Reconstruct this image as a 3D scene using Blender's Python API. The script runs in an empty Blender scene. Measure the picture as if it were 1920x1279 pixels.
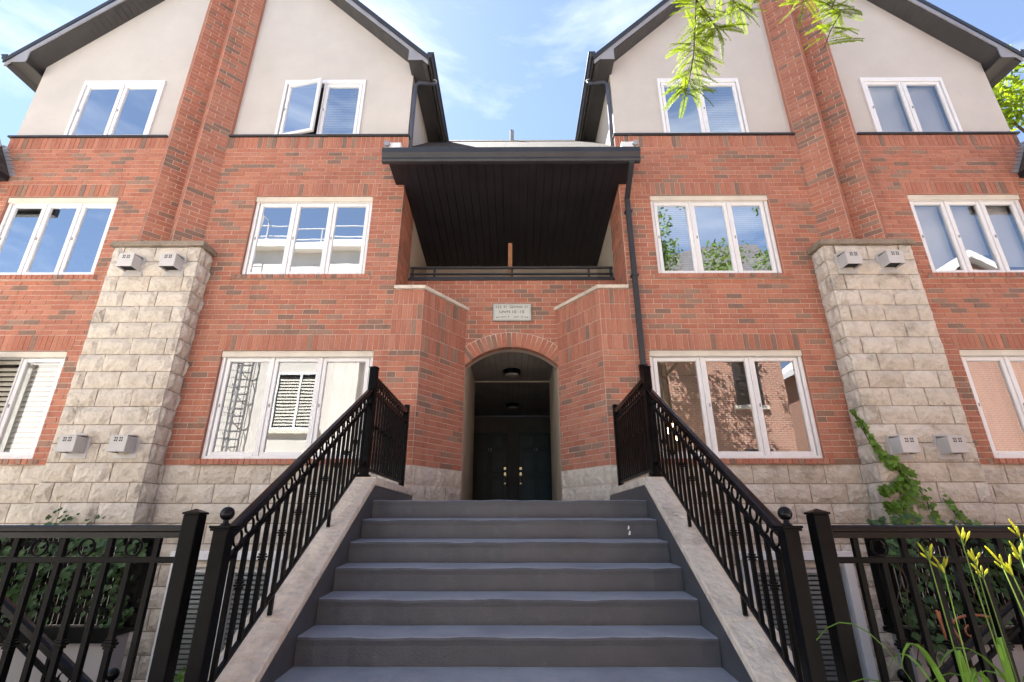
import bpy, math, random
from mathutils import Vector, Matrix
random.seed(7)
R = math.radians
scene = bpy.context.scene
C = scene.collection

# ------------------------------------------------------------------ camera
cam = bpy.data.cameras.new('camera')
cam.sensor_width = 36.0
cam.lens = 927.6 / 1920 * 36
cam.clip_start = 0.05
cam.clip_end = 2000
camo = bpy.data.objects.new('camera', cam)
CAM = Vector((0.05, -7.1, 1.572))
camo.location = CAM
camo.rotation_euler = (R(90 + 20.4), 0, R(0.30))
C.objects.link(camo)
scene.camera = camo
CAMINV = (Matrix.Translation(CAM) @ Matrix.Rotation(R(0.30), 4, 'Z') @ Matrix.Rotation(R(110.4), 4, 'X')).inverted()

# ------------------------------------------------------------------ world, sun, exposure
SUN_EL, SUN_AZ = 54.0, -35.0          # azimuth measured from +Y towards +X
world = bpy.data.worlds.new('World')
scene.world = world
world.use_nodes = True
nt = world.node_tree
nt.nodes.clear()
wo = nt.nodes.new('ShaderNodeOutputWorld')
bg = nt.nodes.new('ShaderNodeBackground')
sky = nt.nodes.new('ShaderNodeTexSky')
sky.sky_type = 'NISHITA'
sky.sun_disc = False
sky.sun_elevation = R(SUN_EL)
sky.sun_rotation = R(SUN_AZ)
sky.air_density = 0.9
sky.dust_density = 0.15
sky.ozone_density = 4.5
bg.inputs['Strength'].default_value = 0.05
tc = nt.nodes.new('ShaderNodeTexCoord')
mp = nt.nodes.new('ShaderNodeMapping')
mp.inputs['Scale'].default_value = (1.0, 1.0, 3.2)
n1 = nt.nodes.new('ShaderNodeTexNoise')
n1.inputs['Scale'].default_value = 1.7
n1.inputs['Detail'].default_value = 9
n1.inputs['Roughness'].default_value = 0.58
n1.inputs['Distortion'].default_value = 0.35
cr = nt.nodes.new('ShaderNodeValToRGB')
cr.color_ramp.elements[0].position = 0.50
cr.color_ramp.elements[0].color = (0.08, 0.08, 0.08, 1)
cr.color_ramp.elements[1].position = 0.76
cr.color_ramp.elements[1].color = (0.80, 0.80, 0.80, 1)
mx = nt.nodes.new('ShaderNodeMixRGB')
mx.inputs['Color2'].default_value = (6.4, 6.7, 7.0, 1)
nt.links.new(tc.outputs['Generated'], mp.inputs['Vector'])
nt.links.new(mp.outputs['Vector'], n1.inputs['Vector'])
nt.links.new(n1.outputs['Fac'], cr.inputs['Fac'])
nt.links.new(cr.outputs['Color'], mx.inputs['Fac'])
nt.links.new(sky.outputs['Color'], mx.inputs['Color1'])
nt.links.new(mx.outputs['Color'], bg.inputs['Color'])
nt.links.new(bg.outputs['Background'], wo.inputs['Surface'])

sl = bpy.data.lights.new('sun', 'SUN')
sl.energy = 5.0
sl.angle = R(0.53)
sl.color = (1.0, 0.965, 0.92)
so = bpy.data.objects.new('sun', sl)
sd = Vector((math.sin(R(SUN_AZ)) * math.cos(R(SUN_EL)), math.cos(R(SUN_AZ)) * math.cos(R(SUN_EL)), math.sin(R(SUN_EL))))
so.rotation_euler = sd.to_track_quat('Z', 'Y').to_euler()
so.location = sd * 60
C.objects.link(so)
vs = scene.view_settings
vs.view_transform = 'Standard'
vs.look = 'None'
vs.gamma = 1.0
vs.exposure = 2.5
vs.use_curve_mapping = False

# ------------------------------------------------------------------ materials
def base_mat(name):
    m = bpy.data.materials.new(name)
    m.use_nodes = True
    t = m.node_tree
    return m, t, t.nodes['Principled BSDF']

def N(t, kind, **kw):
    n = t.nodes.new(kind)
    for k, v in kw.items():
        if k in n.inputs:
            n.inputs[k].default_value = v
        else:
            setattr(n, k, v)
    return n

def rgba(c):
    return (c[0], c[1], c[2], 1.0)

def noise(t, pos, scale, detail=4, rough=0.55):
    n = N(t, 'ShaderNodeTexNoise', Scale=scale, Detail=detail, Roughness=rough)
    t.links.new(pos, n.inputs['Vector'])
    return n.outputs['Fac']

def ramp(t, fac, stops, interp='LINEAR'):
    r = t.nodes.new('ShaderNodeValToRGB')
    r.color_ramp.interpolation = interp
    els = r.color_ramp.elements
    while len(els) < len(stops):
        els.new(0.5)
    for e, (p, c) in zip(els, stops):
        e.position = p
        e.color = rgba(c) if len(c) == 3 else c
    t.links.new(fac, r.inputs['Fac'])
    return r.outputs['Color']

def mixc(t, fac, a, b, mode='MIX'):
    n = t.nodes.new('ShaderNodeMixRGB')
    n.blend_type = mode
    for s, v in ((0, fac), (1, a), (2, b)):
        if hasattr(v, 'links') or hasattr(v, 'is_linked'):
            t.links.new(v, n.inputs[s])
        elif s == 0:
            n.inputs[0].default_value = v
        else:
            n.inputs[s].default_value = rgba(v)
    return n.outputs['Color']

def bump(t, bsdf, height, strength, dist=0.01):
    b = N(t, 'ShaderNodeBump', Strength=strength, Distance=dist)
    t.links.new(height, b.inputs['Height'])
    t.links.new(b.outputs['Normal'], bsdf.inputs['Normal'])

def simple(name, col, rough=0.6, var=0.12, scale=3.0, bstr=0.0, bscale=60, metallic=0.0, spec=0.4, obj_var=0.0):
    m, t, b = base_mat(name)
    g = t.nodes.new('ShaderNodeNewGeometry')
    f = noise(t, g.outputs['Position'], scale, 5)
    lo = tuple(max(0, c * (1 - var)) for c in col)
    hi = tuple(min(1, c * (1 + var)) for c in col)
    c = ramp(t, f, [(0.3, lo), (0.7, hi)])
    if obj_var:
        oi = t.nodes.new('ShaderNodeObjectInfo')
        v = ramp(t, oi.outputs['Random'], [(0, (1 - obj_var,) * 3), (1, (1 + obj_var,) * 3)])
        c = mixc(t, 1.0, c, v, 'MULTIPLY')
    t.links.new(c, b.inputs['Base Color'])
    b.inputs['Roughness'].default_value = rough
    b.inputs['Metallic'].default_value = metallic
    b.inputs['Specular IOR Level'].default_value = spec
    if bstr:
        bump(t, b, noise(t, g.outputs['Position'], bscale, 6, 0.6), bstr, 0.01)
    return m

def piece_random(t):
    g = t.nodes.new('ShaderNodeNewGeometry')
    oi = t.nodes.new('ShaderNodeObjectInfo')
    a = N(t, 'ShaderNodeMath', operation='ADD')
    t.links.new(g.outputs['Random Per Island'], a.inputs[0])
    t.links.new(oi.outputs['Random'], a.inputs[1])
    f = N(t, 'ShaderNodeMath', operation='FRACT')
    t.links.new(a.outputs[0], f.inputs[0])
    return g, f.outputs[0]

def brick_material(name, tint=(1, 1, 1)):
    m, t, b = base_mat(name)
    g, r = piece_random(t)
    reds = [(0.426, 0.176, 0.116), (0.400, 0.159, 0.105), (0.459, 0.202, 0.134), (0.411, 0.173, 0.119), (0.378, 0.152, 0.100),
            (0.443, 0.185, 0.120), (0.421, 0.192, 0.135), (0.395, 0.163, 0.110), (0.437, 0.194, 0.127), (0.384, 0.159, 0.108)]
    darks = [(0.266, 0.158, 0.115), (0.233, 0.149, 0.115), (0.306, 0.189, 0.139)]
    cols = reds + darks
    pos = [0.083 * i for i in range(10)] + [0.83, 0.885, 0.94]
    stops = [(p, tuple(c[i] * tint[i] for i in range(3))) for p, c in zip(pos, cols)]
    c = ramp(t, r, stops, 'CONSTANT')
    f = noise(t, g.outputs['Position'], 26, 6, 0.65)
    c = mixc(t, 0.55, c, ramp(t, f, [(0.25, (0.72, 0.70, 0.68)), (0.75, (1.28, 1.25, 1.24))]), 'MULTIPLY')
    f2 = noise(t, g.outputs['Position'], 0.8, 4, 0.6)
    c = mixc(t, 0.6, c, ramp(t, f2, [(0.3, (0.9, 0.9, 0.92)), (0.7, (1.1, 1.08, 1.06))]), 'MULTIPLY')
    # rain streaks, stretched down the wall
    mpn = N(t, 'ShaderNodeMapping')
    mpn.inputs['Scale'].default_value = (5.0, 5.0, 0.45)
    t.links.new(g.outputs['Position'], mpn.inputs['Vector'])
    f4 = noise(t, mpn.outputs['Vector'], 1.0, 6, 0.7)
    c = mixc(t, 0.75, c, ramp(t, f4, [(0.30, (0.74, 0.74, 0.75)), (0.46, (1, 1, 1)), (0.75, (1.10, 1.09, 1.08))]), 'MULTIPLY')
    # pale mineral bloom in patches
    f3 = noise(t, g.outputs['Position'], 3.1, 7, 0.7)
    c = mixc(t, ramp(t, f3, [(0.58, (0, 0, 0)), (0.82, (0.22, 0.22, 0.22))]), c, (0.60, 0.44, 0.36))
    t.links.new(c, b.inputs['Base Color'])
    b.inputs['Roughness'].default_value = 0.85
    b.inputs['Specular IOR Level'].default_value = 0.2
    bump(t, b, noise(t, g.outputs['Position'], 150, 5, 0.7), 0.35, 0.006)
    return m

def stone_material(name, tone=(1, 1, 1)):
    m, t, b = base_mat(name)
    g, r = piece_random(t)
    P = g.outputs['Position']
    c = ramp(t, r, [(0, (0.58, 0.515, 0.435)), (0.35, (0.645, 0.585, 0.505)), (0.7, (0.61, 0.545, 0.46)), (1.0, (0.68, 0.625, 0.55))])
    f = noise(t, P, 7, 7, 0.65)
    c = mixc(t, 0.8, c, ramp(t, f, [(0.28, (0.74, 0.71, 0.68)), (0.5, (1, 1, 1)), (0.75, (1.14, 1.12, 1.10))]), 'MULTIPLY')
    # dark weather stains with their own shape
    s = noise(t, P, 2.3, 8, 0.72)
    c = mixc(t, ramp(t, s, [(0.55, (0, 0, 0)), (0.72, (0.7, 0.7, 0.7))]), c, (0.19, 0.165, 0.14))
    s2 = noise(t, P, 19, 5, 0.7)
    c = mixc(t, ramp(t, s2, [(0.60, (0, 0, 0)), (0.78, (0.35, 0.35, 0.35))]), c, (0.38, 0.32, 0.25))
    c = mixc(t, 1.0, c, tone, 'MULTIPLY')
    t.links.new(c, b.inputs['Base Color'])
    b.inputs['Roughness'].default_value = 0.9
    b.inputs['Specular IOR Level'].default_value = 0.15
    a = N(t, 'ShaderNodeMath', operation='ADD')
    t.links.new(noise(t, P, 14, 7, 0.62), a.inputs[0])
    v = N(t, 'ShaderNodeTexVoronoi', Scale=23.0)
    t.links.new(P, v.inputs['Vector'])
    mu = N(t, 'ShaderNodeMath', operation='MULTIPLY')
    mu.inputs[1].default_value = 0.35
    t.links.new(v.outputs['Distance'], mu.inputs[0])
    t.links.new(mu.outputs[0], a.inputs[1])
    bump(t, b, a.outputs[0], 0.8, 0.035)
    return m

def stucco_material(name, col):
    m, t, b = base_mat(name)
    g = t.nodes.new('ShaderNodeNewGeometry')
    P = g.outputs['Position']
    c = ramp(t, noise(t, P, 1.1, 6, 0.62), [(0.3, tuple(x * 0.93 for x in col)), (0.7, tuple(min(1, x * 1.05) for x in col))])
    c = mixc(t, ramp(t, noise(t, P, 5.0, 8, 0.75), [(0.58, (0, 0, 0)), (0.80, (0.28, 0.28, 0.28))]), c, (0.44, 0.37, 0.31))
    t.links.new(c, b.inputs['Base Color'])
    b.inputs['Roughness'].default_value = 0.92
    b.inputs['Specular IOR Level'].default_value = 0.1
    bump(t, b, noise(t, P, 85, 6, 0.7), 0.45, 0.008)
    return m

def glass_material(name, refl=0.42, tint=(0.85, 0.92, 0.93), wob=0.0035):
    m, t, b = base_mat(name)
    t.nodes.remove(b)
    out = t.nodes['Material Output']
    g = t.nodes.new('ShaderNodeNewGeometry')
    gl = N(t, 'ShaderNodeBsdfGlossy', Roughness=0.0)
    gl.inputs['Color'].default_value = (0.95, 0.98, 1.0, 1)
    tr = t.nodes.new('ShaderNodeBsdfTransparent')
    tr.inputs['Color'].default_value = rgba(tint)
    lw = N(t, 'ShaderNodeFresnel', IOR=1.5)
    ad = N(t, 'ShaderNodeMath', operation='ADD', use_clamp=True)
    ad.inputs[1].default_value = refl
    t.links.new(lw.outputs[0], ad.inputs[0])
    ms = t.nodes.new('ShaderNodeMixShader')
    t.links.new(ad.outputs[0], ms.inputs[0])
    t.links.new(tr.outputs[0], ms.inputs[1])
    t.links.new(gl.outputs[0], ms.inputs[2])
    bm_ = N(t, 'ShaderNodeBump', Strength=wob, Distance=0.1)
    t.links.new(noise(t, g.outputs['Position'], 2.4, 2, 0.4), bm_.inputs['Height'])
    t.links.new(bm_.outputs['Normal'], gl.inputs['Normal'])
    t.links.new(ms.outputs[0], out.inputs['Surface'])
    return m

def leaf_material(name, col, trans, rough=0.5, tf=0.45):
    m, t, b = base_mat(name)
    out = t.nodes['Material Output']
    g, r = piece_random(t)
    c = ramp(t, r, [(0, tuple(x * 0.6 for x in col)), (0.5, col), (1, tuple(min(1, x * 1.5) for x in col))])
    t.links.new(c, b.inputs['Base Color'])
    b.inputs['Roughness'].default_value = rough
    b.inputs['Specular IOR Level'].default_value = 0.3
    tl = t.nodes.new('ShaderNodeBsdfTranslucent')
    c2 = ramp(t, r, [(0, tuple(x * 0.7 for x in trans)), (1, trans)])
    t.links.new(c2, tl.inputs['Color'])
    ms = N(t, 'ShaderNodeMixShader', Fac=tf)
    t.links.new(b.outputs[0], ms.inputs[1])
    t.links.new(tl.outputs[0], ms.inputs[2])
    t.links.new(ms.outputs[0], out.inputs['Surface'])
    return m

MAT = {}
MAT['brick'] = brick_material('red_brick')
MAT['mortar'] = simple('mortar', (0.61, 0.48, 0.395), 0.95, 0.2, 5, 0.4, 120, spec=0.1)
MAT['stone'] = stone_material('limestone')
MAT['stone_mortar'] = simple('stone_mortar', (0.27, 0.22, 0.175), 0.95, 0.25, 8, 0.4, 90, spec=0.1)
MAT['coping'] = stone_material('coping_limestone', (1.10, 1.08, 1.05))
MAT['cap'] = stone_material('weathered_cap', (0.50, 0.46, 0.42))
MAT['stucco'] = stucco_material('stucco', (0.585, 0.545, 0.50))
MAT['beige'] = simple('beige_render', (0.46, 0.40, 0.33), 0.9, 0.08, 2, 0.2, 80, spec=0.1)
MAT['white'] = simple('white_vinyl', (0.82, 0.82, 0.82), 0.38, 0.04, 2.5, 0, spec=0.4)
MAT['cream'] = simple('cream_aluminium', (0.68, 0.62, 0.52), 0.5, 0.10, 3, 0, spec=0.3)
MAT['dark_metal'] = simple('dark_aluminium', (0.030, 0.031, 0.036), 0.42, 0.2, 3, 0.05, 40, spec=0.5)
MAT['soffit'] = simple('dark_soffit', (0.060, 0.057, 0.057), 0.55, 0.15, 3, 0, spec=0.4)
MAT['black_soffit'] = simple('black_soffit', (0.016, 0.014, 0.017), 0.5, 0.3, 2, 0, spec=0.35)
MAT['fascia'] = simple('grey_fascia', (0.30, 0.30, 0.325), 0.45, 0.1, 3, 0, spec=0.5)
MAT['slate_metal'] = simple('slate_metal', (0.075, 0.08, 0.105), 0.4, 0.15, 4, 0, spec=0.5)
MAT['shingle'] = simple('dark_shingle', (0.085, 0.075, 0.066), 0.95, 0.45, 12, 0.5, 120, spec=0.1, obj_var=0.25)
MAT['iron'] = simple('black_iron', (0.0035, 0.0035, 0.0040), 0.30, 0.4, 6, 0.12, 45, spec=0.08)
MAT['iron_gloss'] = simple('black_iron_gloss', (0.004, 0.004, 0.005), 0.20, 0.3, 5, 0.04, 60, spec=0.20)
MAT['stair_paint'] = None
MAT['glass'] = glass_material('window_glass', 0.60)
MAT['glass_low'] = glass_material('clear_glass', 0.24, (0.97, 0.985, 0.985))
MAT['glass_bare'] = glass_material('court_glass', 0.03)
MAT['blind'] = simple('blind_slat', (0.62, 0.63, 0.62), 0.6, 0.05, 2)
MAT['shade'] = simple('white_shade', (0.80, 0.81, 0.80), 0.8, 0.04, 1.5)
MAT['curtain'] = simple('sheer_curtain', (0.66, 0.62, 0.56), 0.85, 0.06, 2)
MAT['pink_curtain'] = simple('pinkish_curtain', (0.50, 0.40, 0.36), 0.85, 0.08, 2)
MAT['shutter'] = simple('cream_shutter', (0.70, 0.67, 0.58), 0.5, 0.05, 2)
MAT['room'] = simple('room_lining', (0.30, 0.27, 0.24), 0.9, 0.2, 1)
MAT['plaster'] = simple('passage_plaster', (0.46, 0.41, 0.33), 0.8, 0.15, 1.5, 0.15, 70)
MAT['ceiling'] = simple('ceiling_board', (0.27, 0.245, 0.225), 0.7, 0.15, 2)
MAT['door'] = simple('dark_green_door', (0.012, 0.032, 0.028), 0.45, 0.2, 3, 0.05, 50)
MAT['door_panel'] = simple('dark_green_panel', (0.014, 0.036, 0.031), 0.42, 0.2, 3)
MAT['casing'] = simple('dark_casing', (0.10, 0.095, 0.085), 0.6, 0.15, 3)
MAT['brass'] = simple('brass', (0.75, 0.60, 0.28), 0.28, 0.08, 6, 0, metallic=1.0)
MAT['sign'] = simple('pale_sign', (0.58, 0.60, 0.54), 0.4, 0.06, 4, 0, spec=0.5)
MAT['sign_edge'] = simple('sign_border', (0.30, 0.32, 0.30), 0.5, 0.1, 4)
MAT['ink'] = simple('sign_ink', (0.02, 0.025, 0.022), 0.6, 0.1, 4)
MAT['vent'] = simple('vent_enamel', (0.52, 0.50, 0.485), 0.45, 0.06, 5, 0.05, 60, obj_var=0.12)
MAT['dark'] = simple('dark_void', (0.02, 0.018, 0.017), 0.9, 0.2, 3)
MAT['lamp_glass'] = simple('frosted_lamp', (0.30, 0.29, 0.28), 0.5, 0.05, 3)
MAT['wood'] = simple('cedar', (0.36, 0.17, 0.085), 0.7, 0.25, 9, 0.2, 60)
MAT['court_plaster'] = simple('court_plaster', (0.42, 0.40, 0.39), 0.85, 0.1, 1.5, 0.25, 60)
MAT['ground'] = simple('ground_soil', (0.16, 0.14, 0.11), 0.95, 0.3, 1.2, 0.4, 30, spec=0.1)
MAT['paving'] = simple('concrete_paving', (0.46, 0.43, 0.39), 0.9, 0.14, 0.9, 0.3, 70, spec=0.15, obj_var=0.10)
MAT['court_floor'] = simple('court_concrete', (0.34, 0.33, 0.31), 0.9, 0.2, 1.0, 0.3, 60, spec=0.15)
MAT['pipe'] = simple('grey_pipe', (0.30, 0.30, 0.31), 0.5, 0.1, 5)
MAT['copper'] = simple('copper_wire', (0.42, 0.16, 0.085), 0.42, 0.2, 8, 0, metallic=0.5)
MAT['bark'] = simple('bark', (0.085, 0.065, 0.05), 0.95, 0.35, 14, 0.6, 60, spec=0.1)
MAT['ivy'] = leaf_material('ivy_leaf', (0.13, 0.24, 0.035), (0.26, 0.42, 0.03), 0.45, 0.3)
MAT['creeper'] = leaf_material('dark_creeper_leaf', (0.055, 0.105, 0.035), (0.12, 0.22, 0.03), 0.5, 0.25)
MAT['locust'] = leaf_material('locust_leaf', (0.13, 0.19, 0.014), (0.27, 0.36, 0.012), 0.5, 0.5)
MAT['tree_leaf'] = leaf_material('tree_leaf', (0.07, 0.12, 0.02), (0.18, 0.27, 0.03), 0.55, 0.4)
MAT['lily_leaf'] = leaf_material('lily_leaf', (0.13, 0.26, 0.035), (0.30, 0.48, 0.05), 0.4, 0.3)
MAT['bud'] = leaf_material('lily_bud', (0.50, 0.50, 0.03), (0.65, 0.62, 0.04), 0.45, 0.3)
MAT['stem'] = leaf_material('plant_stem', (0.15, 0.25, 0.04), (0.2, 0.3, 0.04), 0.5, 0.1)
MAT['bulb'] = None
MAT['far_stucco'] = stucco_material('pale_stucco', (0.60, 0.56, 0.51))
MAT['far_brick'] = brick_material('far_brick', (0.95, 1.0, 1.0))
MAT['far_roof'] = simple('far_roof', (0.10, 0.095, 0.10), 0.9, 0.3, 6, 0.3, 60)

def stair_paint():
    m, t, b = base_mat('grey_stair_paint')
    g = t.nodes.new('ShaderNodeNewGeometry')
    P = g.outputs['Position']
    c = ramp(t, noise(t, P, 2.2, 7, 0.65), [(0.3, (0.046, 0.049, 0.056)), (0.7, (0.070, 0.074, 0.085))])
    # scuffed, chalky patches
    c = mixc(t, ramp(t, noise(t, P, 6.5, 8, 0.72), [(0.56, (0, 0, 0)), (0.80, (0.45, 0.45, 0.45))]), c, (0.125, 0.132, 0.148))
    # fine pits and chips
    c = mixc(t, ramp(t, noise(t, P, 95, 3, 0.6), [(0.70, (0, 0, 0)), (0.80, (0.5, 0.5, 0.5))]), c, (0.25, 0.25, 0.26))
    t.links.new(c, b.inputs['Base Color'])
    b.inputs['Roughness'].default_value = 0.36
    b.inputs['Specular IOR Level'].default_value = 0.55
    a = N(t, 'ShaderNodeMath', operation='ADD')
    t.links.new(noise(t, P, 90, 6, 0.65), a.inputs[0])
    t.links.new(noise(t, P, 7, 4, 0.5), a.inputs[1])
    bump(t, b, a.outputs[0], 0.30, 0.012)
    return m
MAT['stair_paint'] = stair_paint()

def skylit_tread_paint():
    m, t, b = base_mat('worn_skylit_tread_paint')
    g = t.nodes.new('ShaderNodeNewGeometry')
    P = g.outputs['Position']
    c = ramp(t, noise(t, P, 2.6, 7, 0.65), [(0.3, (0.215, 0.236, 0.275)), (0.7, (0.31, 0.335, 0.38))])  # base lightness stands in for sky light on treads; patches below are wear
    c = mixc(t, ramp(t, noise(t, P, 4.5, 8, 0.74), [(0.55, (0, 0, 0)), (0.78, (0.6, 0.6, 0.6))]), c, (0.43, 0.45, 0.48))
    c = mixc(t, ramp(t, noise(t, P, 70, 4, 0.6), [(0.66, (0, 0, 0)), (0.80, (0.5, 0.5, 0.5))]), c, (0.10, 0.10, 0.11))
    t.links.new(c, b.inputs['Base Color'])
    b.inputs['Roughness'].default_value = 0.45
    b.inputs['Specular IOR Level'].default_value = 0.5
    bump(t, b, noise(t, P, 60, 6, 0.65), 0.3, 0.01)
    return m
MAT['tread'] = skylit_tread_paint()

def bulb_mat():
    m, t, b = base_mat('warm_bulb')
    b.inputs['Base Color'].default_value = (1, 0.7, 0.4, 1)
    b.inputs['Emission Color'].default_value = (1.0, 0.62, 0.30, 1)
    b.inputs['Emission Strength'].default_value = 12
    return m
MAT['bulb'] = bulb_mat()

# ------------------------------------------------------------------ mesh helpers
def worldmat(o):
    m = o.matrix_basis.copy()
    if o.parent:
        m = worldmat(o.parent) @ o.matrix_parent_inverse @ m
    return m

def place(o, parent):
    """link o; its own coordinates are world coordinates even under a parent"""
    C.objects.link(o)
    if parent is not None:
        o.parent = parent
        o.matrix_parent_inverse = worldmat(parent).inverted()
    return o

def thing(name, label, cat, loc=(0, 0, 0), group=None):
    o = bpy.data.objects.new(name, None)
    o.empty_display_size = 0.2
    o.location = loc
    C.objects.link(o)
    return tag(o, label, cat, group)

def tag(o, label, cat=None, group=None, kind=None):
    if label:
        o['label'] = label
    if cat:
        o['category'] = cat
    if group:
        o['group'] = group
    if kind:
        o['kind'] = kind
    return o

class MB:
    def __init__(self):
        self.v, self.f = [], []
    def add(self, vs, fs):
        b = len(self.v)
        self.v += [tuple(p) for p in vs]
        self.f += [tuple(b + i for i in f) for f in fs]
        return self
    def box(self, x0, x1, y0, y1, z0, z1):
        x0, x1 = min(x0, x1), max(x0, x1)
        y0, y1 = min(y0, y1), max(y0, y1)
        z0, z1 = min(z0, z1), max(z0, z1)
        return self.add([(x0, y0, z0), (x1, y0, z0), (x1, y1, z0), (x0, y1, z0), (x0, y0, z1), (x1, y0, z1), (x1, y1, z1), (x0, y1, z1)],
                        [(0, 3, 2, 1), (4, 5, 6, 7), (0, 1, 5, 4), (1, 2, 6, 5), (2, 3, 7, 6), (3, 0, 4, 7)])
    def quad(self, a, b, c, d):
        return self.add([a, b, c, d], [(0, 1, 2, 3)])
    def prism(self, poly, vec):
        n = len(poly)
        vec = Vector(vec)
        p = [Vector(q) for q in poly]
        nrm = Vector((0, 0, 0))
        for i in range(n):
            nrm += p[i].cross(p[(i + 1) % n])
        if nrm.dot(vec) > 0:
            p.reverse()
        q = [a + vec for a in p]
        fs = [tuple(range(n)), tuple(range(2 * n - 1, n - 1, -1))]
        for i in range(n):
            j = (i + 1) % n
            fs.append((j, i, n + i, n + j))
        return self.add(p + q, fs)
    def beam(self, p, q, w, h, up=(0, 0, 1)):
        p, q, up = Vector(p), Vector(q), Vector(up)
        d = (q - p).normalized()
        s = d.cross(up).normalized()
        u = s.cross(d)
        s, u = s * w / 2, u * h / 2
        return self.prism([p - s - u, p + s - u, p + s + u, p - s + u], q - p)
    def vbeam(self, p, q, w, h):
        """beam whose ends are cut plumb; h is measured vertically"""
        p, q = Vector(p), Vector(q)
        d = Vector((q.x - p.x, q.y - p.y, 0)).normalized()
        s = Vector((d.y, -d.x, 0)) * w / 2
        u = Vector((0, 0, h / 2))
        return self.prism([p - s - u, p + s - u, p + s + u, p - s + u], q - p)
    def tube(self, pts, rad, n=8, cap=True):
        pts = [Vector(p) for p in pts]
        rs = rad if isinstance(rad, (list, tuple)) else [rad] * len(pts)
        b = len(self.v)
        ref = None
        for i, p in enumerate(pts):
            d = (pts[min(i + 1, len(pts) - 1)] - pts[max(i - 1, 0)]).normalized()
            if ref is None:
                ref = Vector((0, 0, 1)) if abs(d.z) < 0.9 else Vector((1, 0, 0))
            s = d.cross(ref).normalized()
            u = s.cross(d).normalized()
            ref = u
            for k in range(n):
                a = 2 * math.pi * k / n
                self.v.append(tuple(p + (s * math.cos(a) + u * math.sin(a)) * rs[i]))
        for i in range(len(pts) - 1):
            for k in range(n):
                k2 = (k + 1) % n
                self.f.append((b + i * n + k, b + i * n + k2, b + (i + 1) * n + k2, b + (i + 1) * n + k))
        if cap:
            self.f.append(tuple(b + k for k in range(n - 1, -1, -1)))
            e = b + (len(pts) - 1) * n
            self.f.append(tuple(e + k for k in range(n)))
        return self
    def lathe(self, c, prof, n=16):
        c = Vector(c)
        b = len(self.v)
        for r, z in prof:
            for k in range(n):
                a = 2 * math.pi * k / n
                self.v.append((c.x + r * math.cos(a), c.y + r * math.sin(a), c.z + z))
        for i in range(len(prof) - 1):
            for k in range(n):
                k2 = (k + 1) % n
                self.f.append((b + i * n + k, b + i * n + k2, b + (i + 1) * n + k2, b + (i + 1) * n + k))
        self.f.append(tuple(b + k for k in range(n - 1, -1, -1)))
        e = b + (len(prof) - 1) * n
        self.f.append(tuple(e + k for k in range(n)))
        return self
    def mesh(self, name, mat, smooth=False):
        me = bpy.data.meshes.new(name)
        me.from_pydata(self.v, [], self.f)
        me.materials.append(MAT[mat] if isinstance(mat, str) else mat)
        if smooth:
            me.polygons.foreach_set('use_smooth', [True] * len(me.polygons))
        me.update()
        return me
    def obj(self, name, mat, parent=None, smooth=False, bevel=0.0, seg=2):
        o = bpy.data.objects.new(name, self.mesh(name, mat, smooth))
        place(o, parent)
        if bevel:
            b = o.modifiers.new('bevel', 'BEVEL')
            b.width = bevel
            b.segments = seg
            b.limit_method = 'ANGLE'
            b.angle_limit = R(40)
        return o

def inst(name, me, parent, M):
    o = bpy.data.objects.new(name, me)
    o.matrix_basis = M
    return place(o, parent)

def span(s, a, b):
    return (min(s * a, s * b), max(s * a, s * b))

def project(p):
    v = CAMINV @ Vector(p)
    d = -v.z
    if d < 0.05:
        return None
    return (0.5 + v.x / d * 927.6 / 1920, 0.5 - v.y / d * 927.6 / 1279, d)

# ------------------------------------------------------------------ bricks and stones
U = 0.0853          # brick course
BL = 0.2559         # brick length with joint
Z0 = 2.36           # top of the stone base
JT = 0.0105

def unit_brick(seed):
    """front of a brick; x,z in -.5..+.5, y 0 (bed) to -1 (face), chamfered"""
    rd = random.Random(seed)
    j = lambda a: a * rd.uniform(0.4, 1.6)
    bx, bz = 0.012, 0.045
    v = [(-.5, 0, -.5), (.5, 0, -.5), (.5, 0, .5), (-.5, 0, .5),
         (-.5, -.65, -.5), (.5, -.65, -.5), (.5, -.65, .5), (-.5, -.65, .5),
         (-.5 + j(bx), -1, -.5 + j(bz)), (.5 - j(bx), -1 - rd.uniform(-.1, .1), -.5 + j(bz)), (.5 - j(bx), -1, .5 - j(bz)), (-.5 + j(bx), -1 - rd.uniform(-.1, .1), .5 - j(bz))]
    f = [(8, 9, 10, 11)]
    for a in range(4):
        b = (a + 1) % 4
        f.append((4 + a, 4 + b, 8 + b, 8 + a))
        f.append((a, b, 4 + b, 4 + a))
    return v, f

def unit_stone(seed, nx=6, nz=3):
    """rock-faced block: pitched margins, uneven face"""
    rd = random.Random(seed)
    v, f = [], []
    for k in range(nz + 1):
        for i in range(nx + 1):
            x, z = -.5 + i / nx, -.5 + k / nz
            edge = i in (0, nx) or k in (0, nz)
            if edge:
                y = -rd.uniform(0.12, 0.40)
                if k == 0:
                    y = -rd.uniform(0.05, 0.35)
            else:
                y = -rd.uniform(0.70, 1.0) - (0.12 if k == nz - 1 else 0)
                x += rd.uniform(-.25, .25) / nx
                z += rd.uniform(-.28, .28) / nz
            v.append((x, y, z))
    for k in range(nz):
        for i in range(nx):
            a = k * (nx + 1) + i
            f.append((a, a + 1, a + nx + 2, a + nx + 1))
    ring = [i for i in range(nx + 1)] + [k * (nx + 1) + nx for k in range(1, nz + 1)] + [nz * (nx + 1) + i for i in range(nx - 1, -1, -1)] + [k * (nx + 1) for k in range(nz - 1, 0, -1)]
    b = len(v)
    for r in ring:
        v.append((v[r][0], 0.0, v[r][2]))
    n = len(ring)
    for q in range(n):
        q2 = (q + 1) % n
        f.append((ring[q2], ring[q], b + q, b + q2))
    return v, f

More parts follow.
